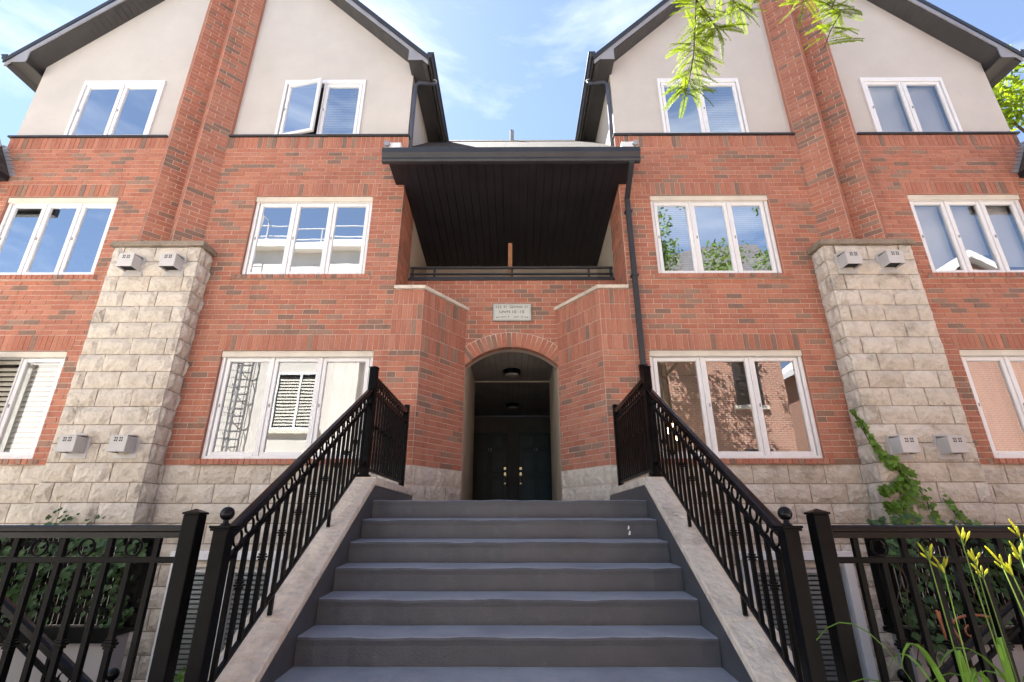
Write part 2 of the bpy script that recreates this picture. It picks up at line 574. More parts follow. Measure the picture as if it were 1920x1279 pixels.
BRICKS = [unit_brick(i) for i in range(10)]
STONES = [unit_stone(100 + i) for i in range(14)]
SMALL = [unit_stone(300 + i, 3, 3) for i in range(6)]
def unit_mesh(vf, name, mat):
    m = MB()
    m.add(*vf)
    return m.mesh(name, mat)
BRICK_ME = [unit_mesh(b, 'brick', 'brick') for b in BRICKS]
STONE_ME = [unit_mesh(b, 'stone', 'stone') for b in STONES]
SMALL_ME = [unit_mesh(b, 'stone', 'stone') for b in SMALL]
for me in STONE_ME + SMALL_ME:
    me.polygons.foreach_set('use_smooth', [False] * len(me.polygons))

class Plane:
    def __init__(self, O, u, n):
        self.O, self.u, self.n = Vector(O), Vector(u).normalized(), Vector(n).normalized()
    def at(self, a, z, off=0.0):
        p = self.O + self.u * a + self.n * off
        return Vector((p.x, p.y, z))
    def matrix(self, ua, ub, za, zb, depth, ang=0.0):
        c = self.at((ua + ub) / 2, (za + zb) / 2)
        X, Y, Z = self.u, -self.n, Vector((0, 0, 1))
        if ang:
            q = Matrix.Rotation(ang, 3, self.n)
            X, Z = q @ X, q @ Z
        w, h = ub - ua, zb - za
        return Matrix(((X.x * w, Y.x * depth, Z.x * h, c.x), (X.y * w, Y.y * depth, Z.y * h, c.y), (X.z * w, Y.z * depth, Z.z * h, c.z), (0, 0, 0, 1)))

def sub_intervals(ints, cuts):
    for c0, c1 in cuts:
        out = []
        for a, b in ints:
            if c1 <= a or c0 >= b:
                out.append((a, b))
                continue
            if a < c0:
                out.append((a, c0))
            if b > c1:
                out.append((c1, b))
        ints = out
    return [(a, b) for a, b in ints if b - a > 0.02]

def running(plane, u0, u1, k0, k1, holes=(), phase=0.0, z0=Z0, course=U, length=BL, joint=JT, depth=0.008, shifts=(0, .5)):
    """list of pieces laid in running bond; holes are (ua,ub,ka,kb)"""
    out = []
    for k in range(k0, k1):
        ints = sub_intervals([(u0, u1)], [(h[0], h[1]) for h in holes if h[2] <= k < h[3]])
        off = phase + shifts[k % len(shifts)] * length
        za = z0 + k * course
        for a, b in ints:
            cuts = [a]
            x = math.floor((a - off) / length) * length + off
            while x < b:
                if a + 0.045 < x < b - 0.045:
                    cuts.append(x)
                x += length
            cuts.append(b)
            for p, q in zip(cuts[:-1], cuts[1:]):
                out.append((plane, p + joint / 2, q - joint / 2, za + joint / 2, za + course - joint / 2, depth * random.uniform(0.75, 1.2)))
    return out

def soldier(plane, u0, u1, z0, z1, depth=0.008, w=U):
    n = max(1, round((u1 - u0) / w))
    w = (u1 - u0) / n
    return [(plane, u0 + i * w + JT / 2, u0 + (i + 1) * w - JT / 2, z0 + JT / 2, z1 - JT / 2, depth * random.uniform(0.75, 1.2)) for i in range(n)]

def screen_size(pc):
    pl, ua, ub, za, zb, d = pc[:6]
    p = pl.at((ua + ub) / 2, (za + zb) / 2)
    s = project(p)
    if s is None or not (-0.01 < s[0] < 1.01 and -0.01 < s[1] < 1.01):
        return 0.0
    v = (CAM - p).normalized()
    return max(0.0, (ub - ua) * (zb - za) * v.dot(pl.n)) / (s[2] * s[2])

def lay(pieces, parent, part, rest, units, meshes, matname, limit=300, small=None):
    ranked = sorted(pieces, key=screen_size, reverse=True)
    keep, other = ranked[:limit], ranked[limit:]
    for pc in keep:
        pl, ua, ub, za, zb, d = pc[:6]
        i = random.randrange(len(meshes))
        me = meshes[i]
        if small and (ub - ua) < 0.24:
            me = random.choice(small)
        inst(part, me, parent, pl.matrix(ua, ub, za, zb, d))
    if other:
        m = MB()
        for pc in other:
            pl, ua, ub, za, zb, d = pc[:6]
            v, f = random.choice(units)
            M = pl.matrix(ua, ub, za, zb, d)
            m.add([M @ Vector(p) for p in v], f)
        o = m.obj(rest, matname, parent)
        o['kind'] = 'stuff'

# ------------------------------------------------------------------ ground
g = MB().box(-400, 400, -400, 400, -1.6, -1.0).obj('ground', 'ground')
tag(g, 'bare ground under the houses and sunken courts', kind='structure')
walk = MB().box(-40, 40, -40, -4.42, -0.99, 0.352).obj('walkway', 'court_floor')
tag(walk, 'raised concrete walkway in front of the stairs', kind='structure')
slab = MB().box(-0.745, 0.745, -0.745, 0.745, 0, 0.03).mesh('paving_slab', 'paving')
for ix in range(-8, 9):
    for iy in range(0, 6):
        inst('paving_slab', slab, walk, Matrix.Translation((ix * 1.5, -5.19 - iy * 1.5, 0.335 + random.uniform(-.002, .002))))
for s in (-1, 1):
    x0, x1 = span(s, 1.66, 30)
    c = MB().box(x0, x1, -4.42, 0.3, -0.99, -0.9).obj('court_floor', 'court_floor')
    tag(c, 'concrete floor of the sunken court on the ' + ('left' if s < 0 else 'right'), kind='structure')

# ------------------------------------------------------------------ windows
def ring_boxes(m, x0, x1, z0, z1, y0, y1, w, top=None, bottom=None):
    top = top or w
    bottom = bottom or w
    m.box(x0, x0 + w, y0, y1, z0, z1)
    m.box(x1 - w, x1, y0, y1, z0, z1)
    m.box(x0 + w, x1 - w, y0, y1, z1 - top, z1)
    m.box(x0 + w, x1 - w, y0, y1, z0, z0 + bottom)

def blind_me(w, h, pitch=0.05, mat='blind', tilt=0.55, depth=0.045):
    m = MB()
    n = int(h / pitch)
    for i in range(n):
        z = i * pitch + pitch * 0.5
        c, s_ = math.cos(tilt) * depth / 2, math.sin(tilt) * depth / 2
        m.add([(0, -c, z - s_), (w, -c, z - s_), (w, c, z + s_), (0, c, z + s_), (0, -c, z - s_ + .003), (w, -c, z - s_ + .003), (w, c, z + s_ + .003), (0, c, z + s_ + .003)],
              [(0, 3, 2, 1), (4, 5, 6, 7), (0, 1, 5, 4), (1, 2, 6, 5), (2, 3, 7, 6), (3, 0, 4, 7)])
    return m

def curtain_mb(x0, x1, z0, z1, y, folds=9, amp=0.03):
    m = MB()
    n = folds * 6
    pts = []
    ph = random.random() * 6
    for i in range(n + 1):
        t = i / n
        pts.append((x0 + (x1 - x0) * t, y + amp * math.sin(t * folds * 2 * math.pi + ph) + 0.4 * amp * math.sin(t * folds * 3.7 + ph)))
    for i in range(n):
        (a, b), (c, d) = pts[i], pts[i + 1]
        m.quad((a, b, z0), (c, d, z0), (c, d, z1), (a, b, z1))
    return m

def window(parent, x0, x1, z0, z1, lites, yw, fill, head=0.17, open_lite=None, proud=0.0, glass='glass', room_depth=2.2):
    """yw = wall face; frame sits 45 mm back (or proud); fill = list per lite"""
    yf = yw + (0.045 if not proud else -proud)
    fr = MB()
    ring_boxes(fr, x0, x1, z0, z1, yf, yf + 0.11, 0.05, top=head * 0.55, bottom=0.045)
    w_in = x1 - x0 - 0.10
    lw = w_in / lites
    for i in range(1, lites):
        xc = x0 + 0.05 + lw * i
        fr.box(xc - 0.012, xc + 0.012, yf + 0.006, yf + 0.10, z0 + 0.045, z1 - head * 0.55)
    win = fr.obj('window', 'white', parent, bevel=0.004, seg=1)
    if not proud:
        hd = MB().box(x0 + 0.002, x1 - 0.002, yw + 0.012, yf + 0.10, z1 - head * 0.55 + 0.002, z1 - 0.002)
        hd.box(x0 + 0.004, x1 - 0.004, yw + 0.004, yw + 0.0118, z1 - 0.03, z1 - 0.006)
        hd.obj('head_trim', 'cream', win, bevel=0.004, seg=1)
    zs0, zs1 = z0 + 0.047, z1 - head * 0.55 - 0.004
    for i in range(lites):
        xa, xb = x0 + 0.05 + lw * i + 0.014, x0 + 0.05 + lw * (i + 1) - 0.014
        sh = MB()
        ring_boxes(sh, xa, xb, zs0, zs1, yf + 0.02, yf + 0.075, 0.058)
        so_ = sh.obj('sash', 'white', win, bevel=0.006, seg=1)
        yg = yf + 0.048
        e = random.uniform(-.0022, .0022)
        e2 = random.uniform(-.0015, .0015)
        pa = MB().quad((xa + .056, yg - e, zs0 + .056), (xb - .056, yg + e, zs0 + .056), (xb - .056, yg + e + e2, zs1 - .056), (xa + .056, yg - e + e2, zs1 - .056))
        po = pa.obj('pane', glass, win)
        hw = MB().box(xa + 0.02, xa + 0.034, yf + 0.008, yf + 0.0195, (zs0 + zs1) / 2 - 0.03, (zs0 + zs1) / 2 + 0.02)
        ho = hw.obj('latch', 'pipe', win)
        if open_lite and open_lite[0] == i:
            side, ang = open_lite[1], open_lite[2]
            hx = xa if side < 0 else xb
            Mx = Matrix.Translation((hx, yf, 0)) @ Matrix.Rotation(ang, 4, 'Z') @ Matrix.Translation((-hx, -yf, 0))
            for o in (so_, po, ho):
                o.matrix_basis = Mx
        kind = fill[i] if isinstance(fill, (list, tuple)) else fill
        yb = yf + 0.17
        if kind and kind.startswith('blind'):
            drop = float(kind[5:] or 1)
            hgt = (zs1 - zs0) * drop
            b = blind_me(xb - xa - 0.03, hgt, 0.042).obj('blind', 'blind', win)
            b.matrix_basis = Matrix.Translation((xa + 0.015, yb, zs1 - hgt))
        elif kind and kind.startswith('shade'):
            drop = float(kind[5:] or 1)
            MB().box(xa + 0.01, xb - 0.01, yb, yb + 0.006, zs1 - (zs1 - zs0) * drop, zs1).obj('roller_shade', 'shade', win)
        elif kind == 'curtain':
            curtain_mb(xa - 0.02, xb + 0.02, zs0 - 0.1, zs1 + 0.02, yb + 0.03, 6, 0.022).obj('curtain', 'curtain', win, smooth=True)
        elif kind == 'pink':
            curtain_mb(xa - 0.02, xb + 0.02, zs0 - 0.1, zs1 + 0.02, yb + 0.03, 3, 0.02).obj('curtain', 'pink_curtain', win, smooth=True)
        elif kind == 'shutter':
            m = MB()
            ring_boxes(m, xa, xb, zs0, zs1, yb - 0.02, yb + 0.012, 0.05)
            m.obj('shutter_frame', 'shutter', win)
            hgt = zs1 - zs0 - 0.10
            b = blind_me(xb - xa - 0.10, hgt, 0.078, depth=0.075, tilt=0.95).obj('shutter_louvers', 'shutter', win)
            b.matrix_basis = Matrix.Translation((xa + 0.05, yb + 0.005, zs0 + 0.05))
    # the room behind
    ry0, ry1 = yf + 0.10, yf + room_depth
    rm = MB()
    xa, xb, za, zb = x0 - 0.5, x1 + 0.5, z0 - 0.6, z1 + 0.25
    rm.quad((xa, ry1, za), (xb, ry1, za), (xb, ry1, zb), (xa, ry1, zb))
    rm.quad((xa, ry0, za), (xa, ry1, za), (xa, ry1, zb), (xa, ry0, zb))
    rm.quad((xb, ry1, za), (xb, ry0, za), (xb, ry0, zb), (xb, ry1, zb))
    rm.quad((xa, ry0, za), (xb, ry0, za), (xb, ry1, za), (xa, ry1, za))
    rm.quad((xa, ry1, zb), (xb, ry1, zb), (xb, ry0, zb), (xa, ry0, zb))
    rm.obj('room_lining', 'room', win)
    return win

def wall_with_holes(m, xs, zs, y, holes):
    """front quads of a wall plane at y with rectangular openings (x0,x1,z0,z1)"""
    X = sorted(set(list(xs) + [h[i] for h in holes for i in (0, 1)]))
    Z = sorted(set(list(zs) + [h[i] for h in holes for i in (2, 3)]))
    X = [x for x in X if xs[0] <= x <= xs[1]]
    Z = [z for z in Z if zs[0] <= z <= zs[1]]
    for a, b in zip(X[:-1], X[1:]):
        for c, d in zip(Z[:-1], Z[1:]):
            cx, cz = (a + b) / 2, (c + d) / 2
            if any(h[0] < cx < h[1] and h[2] < cz < h[3] for h in holes):
                continue
            m.quad((a, y, c), (b, y, c), (b, y, d), (a, y, d))

def reveals(m, h, y0, y1):
    x0, x1, z0, z1 = h
    m.quad((x0, y0, z0), (x0, y0, z1), (x0, y1, z1), (x0, y1, z0))
    m.quad((x1, y0, z0), (x1, y1, z0), (x1, y1, z1), (x1, y0, z1))
    m.quad((x0, y0, z1), (x1, y0, z1), (x1, y1, z1), (x0, y1, z1))
    m.quad((x0, y0, z0), (x0, y1, z0), (x1, y1, z0), (x1, y0, z0))

# ------------------------------------------------------------------ the two gabled townhouses
XC = 5.53
WIN1I = (2.09, 4.41)
WIN1O = (6.77, 8.85)
WIN2I = (2.375, 4.395)
WIN2O = (6.77, 8.69)
WIN3I = (2.79, 4.34)
WIN3O = (6.66, 8.22)
BASE = (3.02, 4.40)
KW1, KW2 = (1, 20), (35, 53)
zk = lambda k: Z0 + k * U
YS = 0.08           # stucco plane, a little behind the brick
PIER = (4.89, 6.27, -0.30)
CHIM = (5.41, 5.925)
CA = 0.295

def townhouse(s):
    side = 'left' if s < 0 else 'right'
    t = thing('townhouse', {'left': 'red brick and stucco gabled townhouse left of the entrance arch',
                            'right': 'red brick and stucco gabled townhouse right of the entrance arch'}[side], 'house', (s * XC, 0, -0.9))
    F = Plane((0, 0, 0), (1, 0, 0), (0, -1, 0))
    wins = []
    # --- openings
    h1i, h1o = span(s, *WIN1I), span(s, *WIN1O)
    h2i, h2o = span(s, *WIN2I), span(s, *WIN2O)
    h3i, h3o = span(s, *WIN3I), span(s, *WIN3O)
    hb = span(s, *BASE)
    H = [h1i + (zk(1), zk(20)), h1o + (zk(1), zk(20)), h2i + (zk(35), zk(53)), h2o + (zk(35), zk(53)), hb + (-0.75, 1.14)]
    m = MB()
    xs = span(s, 1.862, 9.10)
    wall_with_holes(m, xs, (-1.0, zk(68)), 0.0, H)
    # side walls, back wall
    for xa in (1.862, 9.10):
        X = s * xa
        m.quad((X, 0.0, -1.0), (X, 6.5, -1.0), (X, 6.5, zk(68)), (X, 0.0, zk(68)))
    m.quad((xs[0], 6.5, -1), (xs[1], 6.5, -1), (xs[1], 6.5, 12.0), (xs[0], 6.5, 12.0))
    wall = m.obj('wall', 'mortar', t)
    rv = MB()
    for h in H:
        reveals(rv, h, 0.0, 0.16)
    rv.obj('window_reveal', 'brick', t)
    # --- bricks of the front
    p0, p1 = span(s, PIER[0], PIER[1])
    c0, c1 = span(s, CHIM[0] - CA + 0.05, CHIM[1] + CA - 0.05)
    holes = [h1i + (1, 20), h1o + (1, 20), h2i + (35, 53), h2o + (35, 53), (p0, p1, 0, 39), (c0, c1, 39, 68)]
    sol = []
    def ext(h, a, b=None):
        return (h[0] - a, h[1] + (a if b is None else b))
    inner_band = span(s, 1.865, WIN1I[1] + 0.06)
    e1o = ext(h1o, 0.06); e2i = ext(h2i, 0.06); e2o = ext(h2o, 0.06)
    for e, ka in ((inner_band, 20), (e1o, 20), (e2i, 53), (e2o, 53)):
        e = (e[0], min(e[1], xs[1])) if e[1] > xs[1] else e
        holes.append(e + (ka, ka + 3))
        sol += soldier(F, e[0], e[1], zk(ka), zk(ka + 3))
    top_l = span(s, 1.865, CHIM[0] - CA + 0.05); top_r = span(s, CHIM[1] + CA - 0.05, 9.09)
    for e in (top_l, top_r):
        sol += soldier(F, e[0], e[1], zk(65), zk(68))
    sills = []
    SP = Plane((0, -0.055, 0), (1, 0, 0), (0, -1, 0))
    for h, ka in ((h1i, 0), (h1o, 0), (h2i, 34), (h2o, 34)):
        e = ext(h, 0.09)
        e = (max(e[0], xs[0]), min(e[1], xs[1]))
        holes.append(e + (ka, ka + 1))
        sills += soldier(SP, e[0], e[1], zk(ka), zk(ka + 1), depth=0.012)
        MB().box(e[0] + .004, e[1] - .004, -0.054, 0.05, zk(ka) + 0.006, zk(ka + 1) - 0.006).obj('sill_bed', 'mortar', t)
    pcs = running(F, xs[0], xs[1], 0, 65, holes, phase=0.07 * s)
    pcs += sol + sills
    # return wall beside the balcony
    if s < 0:
        RP = Plane((-1.862, 0, 0), (0, 1, 0), (1, 0, 0))
        ru = (0.0, 0.86)
    else:
        RP = Plane((1.862, 0, 0), (0, -1, 0), (-1, 0, 0))
        ru = (-0.86, 0.0)
    pcs += running(RP, ru[0], ru[1], 32, 56, phase=0.02)
    # --- diagonal chimney stacks standing on the stone pier
    chim_pcs = []
    for cx in CHIM:
        X = s * cx
        mm = MB().prism([(X, -CA, 5.6), (X + CA, 0, 5.6), (X, CA, 5.6), (X - CA, 0, 5.6)], (0, 0, 9.0))
        ch = mm.obj('chimney', 'mortar', t)
        PR = Plane((X, -CA, 0), (1, 1, 0), (1, -1, 0))
        PL = Plane((X - CA, 0, 0), (1, -1, 0), (-1, -1, 0))
        L = CA * math.sqrt(2)
        chim_pcs += running(PR, 0, L, 40, 143, phase=0.0)
        chim_pcs += running(PL, 0, L, 40, 143, phase=L)
        MB().prism([(X, -CA - .07, 14.6), (X + CA + .07, 0, 14.6), (X, CA + .07, 14.6), (X - CA - .07, 0, 14.6)], (0, 0, 0.12)).obj('chimney_cap', 'cap', t)
    bx = span(s, CHIM[0] - CA, CHIM[1] + CA)
    MB().box(bx[0], bx[1], 0.002, YS + 0.1, zk(68) - 0.3, 13.4).obj('chimney_back', 'brick', t)
    lay(pcs + chim_pcs, t, 'brick', 'brick_courses', BRICKS, BRICK_ME, 'brick')
    # --- stone base and pier
    SC = 3 * U
    st = []
    kz = lambda n: Z0 + n * SC
    hbk = (hb[0] - 0.0, hb[1] + 0.0, -13, -5)
    st += running(F, xs[0], xs[1], -13, 0, [hbk, (p0 + .02, p1 - .02, -13, 0)], phase=0.1 * s, course=SC, length=0.50, joint=0.012, depth=0.048)
    PF = Plane((0, PIER[2], 0), (1, 0, 0), (0, -1, 0))
    MB().box(p0 + 0.012, p1 - 0.012, PIER[2] + 0.001, 0.02, -1.0, 5.69).obj('pier_core', 'stone_mortar', t)
    st += running(PF, p0, p1, -13, 13, [], phase=p0 + 0.17, course=SC, length=0.50, joint=0.012, depth=0.055, shifts=(0, .42, .08, .5))
    # side of the pier that faces the stairs, and the outer one
    for xe in (PIER[0], PIER[1]):
        X = s * xe
        inward = (xe == PIER[0])
        nx = -s if inward else s
        if nx > 0:
            PS = Plane((X - 0.012 * nx, PIER[2], 0), (0, 1, 0), (1, 0, 0))
            a, b = 0.0, -PIER[2]
        else:
            PS = Plane((X - 0.012 * nx, PIER[2], 0), (0, -1, 0), (-1, 0, 0))
            a, b = PIER[2], 0.0
        st += running(PS, a, b, -13, 13, [], phase=a + 0.12 if nx > 0 else b - 0.12, course=SC, length=0.50, joint=0.012, depth=0.045, shifts=(0, .26))
    lay(st, t, 'stone', 'stone_courses', STONES, STONE_ME, 'stone', 300, SMALL_ME)
    # coursing mortar under the facade stones
    mo = MB()
    wall_with_holes(mo, xs, (-1.0, Z0 - 0.002), -0.002, [hb + (-0.75, 1.14)])
    mo.obj('stone_bed', 'stone_mortar', t)
    cap = MB().box(p0 - 0.06, p1 + 0.06, PIER[2] - 0.065, 0.02, 5.695, 5.735)
    cap.box(p0 - 0.045, p1 + 0.045, PIER[2] - 0.05, 0.02, 5.735, 5.79)
    cap.obj('pier_cap', 'cap', t, bevel=0.012)
    # --- belt flashing
    for a, b in ((1.84, CHIM[0] - CA - 0.01), (CHIM[1] + CA + 0.01, 9.13)):
        xa, xb = span(s, a, b)
        MB().box(xa, xb, -0.045, YS + 0.02, zk(68), zk(68) + 0.035).obj('belt_flashing', 'dark_metal', t, bevel=0.004, seg=1)
    # --- stucco storey
    zb = zk(68) + 0.036
    hs = [h3i + (zb, 9.60), h3o + (zb, 9.60)]
    m = MB()
    sx = span(s, 1.90, 9.12)
    X = sorted(set([sx[0], sx[1], s * XC] + [h[i] for h in hs for i in (0, 1)]))
    topz = lambda x: 9.96 + (3.62 - abs(x - s * XC))
    for a, b in zip(X[:-1], X[1:]):
        cx = (a + b) / 2
        lo = 9.60 if any(h[0] < cx < h[1] for h in hs) else zb
        m.quad((a, YS, lo), (b, YS, lo), (b, YS, topz(b)), (a, YS, topz(a)))
    for xa in (1.90, 9.12):
        m.quad((s * xa, YS, 7.2), (s * xa, 6.4, 7.2), (s * xa, 6.4, 9.99), (s * xa, YS, 9.99))
    m.obj('stucco_gable', 'stucco', t)
    # --- windows
    if s < 0:
        f1i, f1o = [None, None, 'curtain'], [None, 'shutter', 'shutter']
        f2i, f2o = [None, None, None], [None, None, None]
        f3i, f3o = [None, 'blind.98'], [None, None]
        o1o, o3i = (1, -1, -R(30)), (0, -1, -R(13))
    else:
        f1i, f1o = [None, None, None], ['pink', 'pink', 'pink']
        f2i, f2o = ['blind', None, 'blind'], ['shade', 'shade.7', 'shade.86']
        f3i, f3o = [None, 'blind.9'], ['shade', 'shade']
        o1o, o3i = None, None
    window(t, h1i[0] + .004, h1i[1] - .004, zk(1) + .004, zk(20) - .004, 3, 0.0, f1i, glass='glass_low')
    window(t, h1o[0] + .004, h1o[1] - .004, zk(1) + .004, zk(20) - .004, 3, 0.0, f1o, open_lite=o1o, glass='glass_low')
    window(t, h2i[0] + .004, h2i[1] - .004, zk(35) + .004, zk(53) - .004, 3, 0.0, f2i)
    window(t, h2o[0] + .004, h2o[1] - .004, zk(35) + .004, zk(53) - .004, 3, 0.0, f2o, glass='glass' if s < 0 else 'glass_low')
    window(t, h3i[0], h3i[1], zb + .004, 9.60, 2, YS, f3i, proud=0.035, open_lite=o3i)
    window(t, h3o[0], h3o[1], zb + .004, 9.60, 2, YS, f3o, proud=0.035, glass='glass' if s < 0 else 'glass_low')
    bw_ = window(t, hb[0] + .003, hb[1] - .003, -0.745, 1.135, 2, -0.03, [None, None], head=0.16, glass='glass_bare')
    for a, b in ((hb[0] + .12, (hb[0] + hb[1]) / 2 - .07), ((hb[0] + hb[1]) / 2 + .07, hb[1] - .12)):
        bo = blind_me(b - a, 1.72, 0.056, depth=0.034, tilt=1.25).obj('blind', 'shade', bw_)
        bo.matrix_basis = Matrix.Translation((a, 0.085, -0.68))
    for xa in (hb[0] - .03, hb[1] - .09):
        MB().box(xa, xa + .12, -0.075, -0.0, -0.75, 1.14).obj('jamb_trim', 'white', bw_, bevel=0.008)
    MB().box(hb[0] - .06, hb[1] + .06, -0.085, 0.0, 1.142, 1.25).obj('lintel_trim', 'white', bw_, bevel=0.008)
    # --- roof: 45 degree gable
    ov = 0.38                                   # eave overhang
    yF, yB = -0.24, 6.9
    under = lambda d: 9.96 + (3.62 - d)
    for q in (-1, 1):
        dm = 3.62 + ov
        P = lambda d, z: (s * XC + q * d, yF - 0.03, z)
        P2 = lambda d, z: (s * XC + q * d, yF + 0.02, z)
        sl_ = MB().prism([P2(0, under(0) + .10), P2(dm, under(dm) + .10), P2(dm, under(dm) + .22), P2(0, under(0) + .22)], (0, yB - yF, 0))
        roof = sl_.obj('roof_slope', 'shingle', t)
        # rake fascia board and drip edge
        fa = MB().prism([P(0, under(0) - .03), P(dm - .02, under(dm - .02) - .03 + .06), P(dm - .02, under(dm - .02) + .115), P(0, under(0) + .115)], (0, 0.028, 0))
        fa.obj('rake_fascia', 'fascia', roof, bevel=0.004, seg=1)
        de = MB().prism([(p[0], yF - 0.055, p[2]) for p in (P(0, under(0) + .116), P(dm, under(dm) + .116), P(dm, under(dm) + .225), P(0, under(0) + .225))], (0, 0.024, 0))
        de.obj('drip_edge', 'dark_metal', roof)
        # soffit boards under the rake
        bd = MB().box(-0.056, 0.056, yF - 0.001, YS, 0, 0.012).mesh('soffit_board', 'soffit')
        nb = int((dm - 0.3) * math.sqrt(2) / 0.12)
        for i in range(nb):
            d = (i + 0.5) * 0.12 / math.sqrt(2)
            M = Matrix.Translation((s * XC + q * d, 0, under(d) - 0.004)) @ Matrix.Rotation(q * R(45), 4, 'Y')
            inst('soffit_board', bd, roof, M)
        MB().prism([P2(0, under(0) + .014), P2(dm - .05, under(dm - .05) + .014), P2(dm - .05, under(dm - .05) + .09), P2(0, under(0) + .09)], (0, yB - yF - .2, 0)).obj('roof_deck', 'soffit', roof)
        # boxed eave with flat soffit
        xw, xe = s * XC + q * 3.60, s * XC + q * (dm - 0.045)
        MB().box(xw, xe, yF - 0.025, yB - 0.3, 9.73, 9.76).obj('eave_soffit', 'soffit', roof)
        MB().prism([(xw, yF - .028, 9.731), (xe, yF - .028, 9.731), (xe, yF - .028, 9.80), (xw, yF - .028, 10.02)], (0, 0.02, 0)).obj('eave_return', 'fascia', roof, bevel=0.003, seg=1)
        # gutter: a K-shaped trough along the eave
        gx = lambda a, z: (xe + q * a, yF - 0.06, z)
        prof = [gx(0.002, 9.765), gx(0.075, 9.765), gx(0.095, 9.80), gx(0.09, 9.835), gx(0.125, 9.87), gx(0.125, 9.89), gx(0.002, 9.89)]
        MB().prism(prof, (0, yB - yF - .3, 0)).obj('gutter', 'dark_metal', roof, bevel=0.003, seg=1)
    # downspout from the gutter towards the canopy
    xw = s * 1.90
    dm = s * (XC - 3.62 - ov + 0.045 - 0.06)
    dsp = MB()
    dsp.tube([(dm, 0.25, 9.77), (dm, 0.25, 9.70), (s * 1.80, 0.13, 9.60), (s * 1.845, 0.11, 9.50), (s * 1.845, 0.11, 8.6), (s * 1.845, 0.11, 7.75)], 0.038, 8)
    dsp.obj('downspout', 'slate_metal', t, smooth=True)
    gxo = s * (XC + 3.62 + ov - 0.045 + 0.06)
    MB().tube([(gxo, 1.25, 9.78), (gxo, 1.25, 9.70), (s * 9.30, 1.12, 9.62), (s * 9.17, 1.08, 9.52), (s * 9.17, 1.08, 8.2)], 0.042, 8).obj('downspout', 'slate_metal', t, smooth=True)
    MB().lathe((dm, 0.25, 9.755), [(0.048, 0), (0.048, 0.012)], 12).obj('gutter_outlet', 'white', t)
    return t

LEFT = townhouse(-1)
RIGHT = townhouse(1)

# ------------------------------------------------------------------ entrance block between the houses
ARC_H, ARC_SPR, ARC_TOP, AY = 0.787, 4.085, 4.417, 0.85
ARC_R = (ARC_H ** 2 + (ARC_TOP - ARC_SPR) ** 2) / (2 * (ARC_TOP - ARC_SPR))
ARC_C = ARC_TOP - ARC_R
RING = 0.262
SPX = 1.392
LAND = 1.80

def text_mesh(txt, size, mat, ext=0.002, align='CENTER', sx=1.0, space=1.0):
    cu = bpy.data.curves.new('lettering', 'FONT')
    cu.body = txt
    cu.size = size
    cu.align_x = align
    cu.align_y = 'CENTER'
    cu.extrude = ext
    cu.space_character = space
    ob = bpy.data.objects.new('lettering', cu)
    C.objects.link(ob)
    bpy.context.view_layer.update()
    me = bpy.data.meshes.new_from_object(ob.evaluated_get(bpy.context.evaluated_depsgraph_get()))
    C.objects.unlink(ob)
    bpy.data.objects.remove(ob)
    bpy.data.curves.remove(cu)
    me.materials.clear()
    me.materials.append(MAT[mat])
    return me

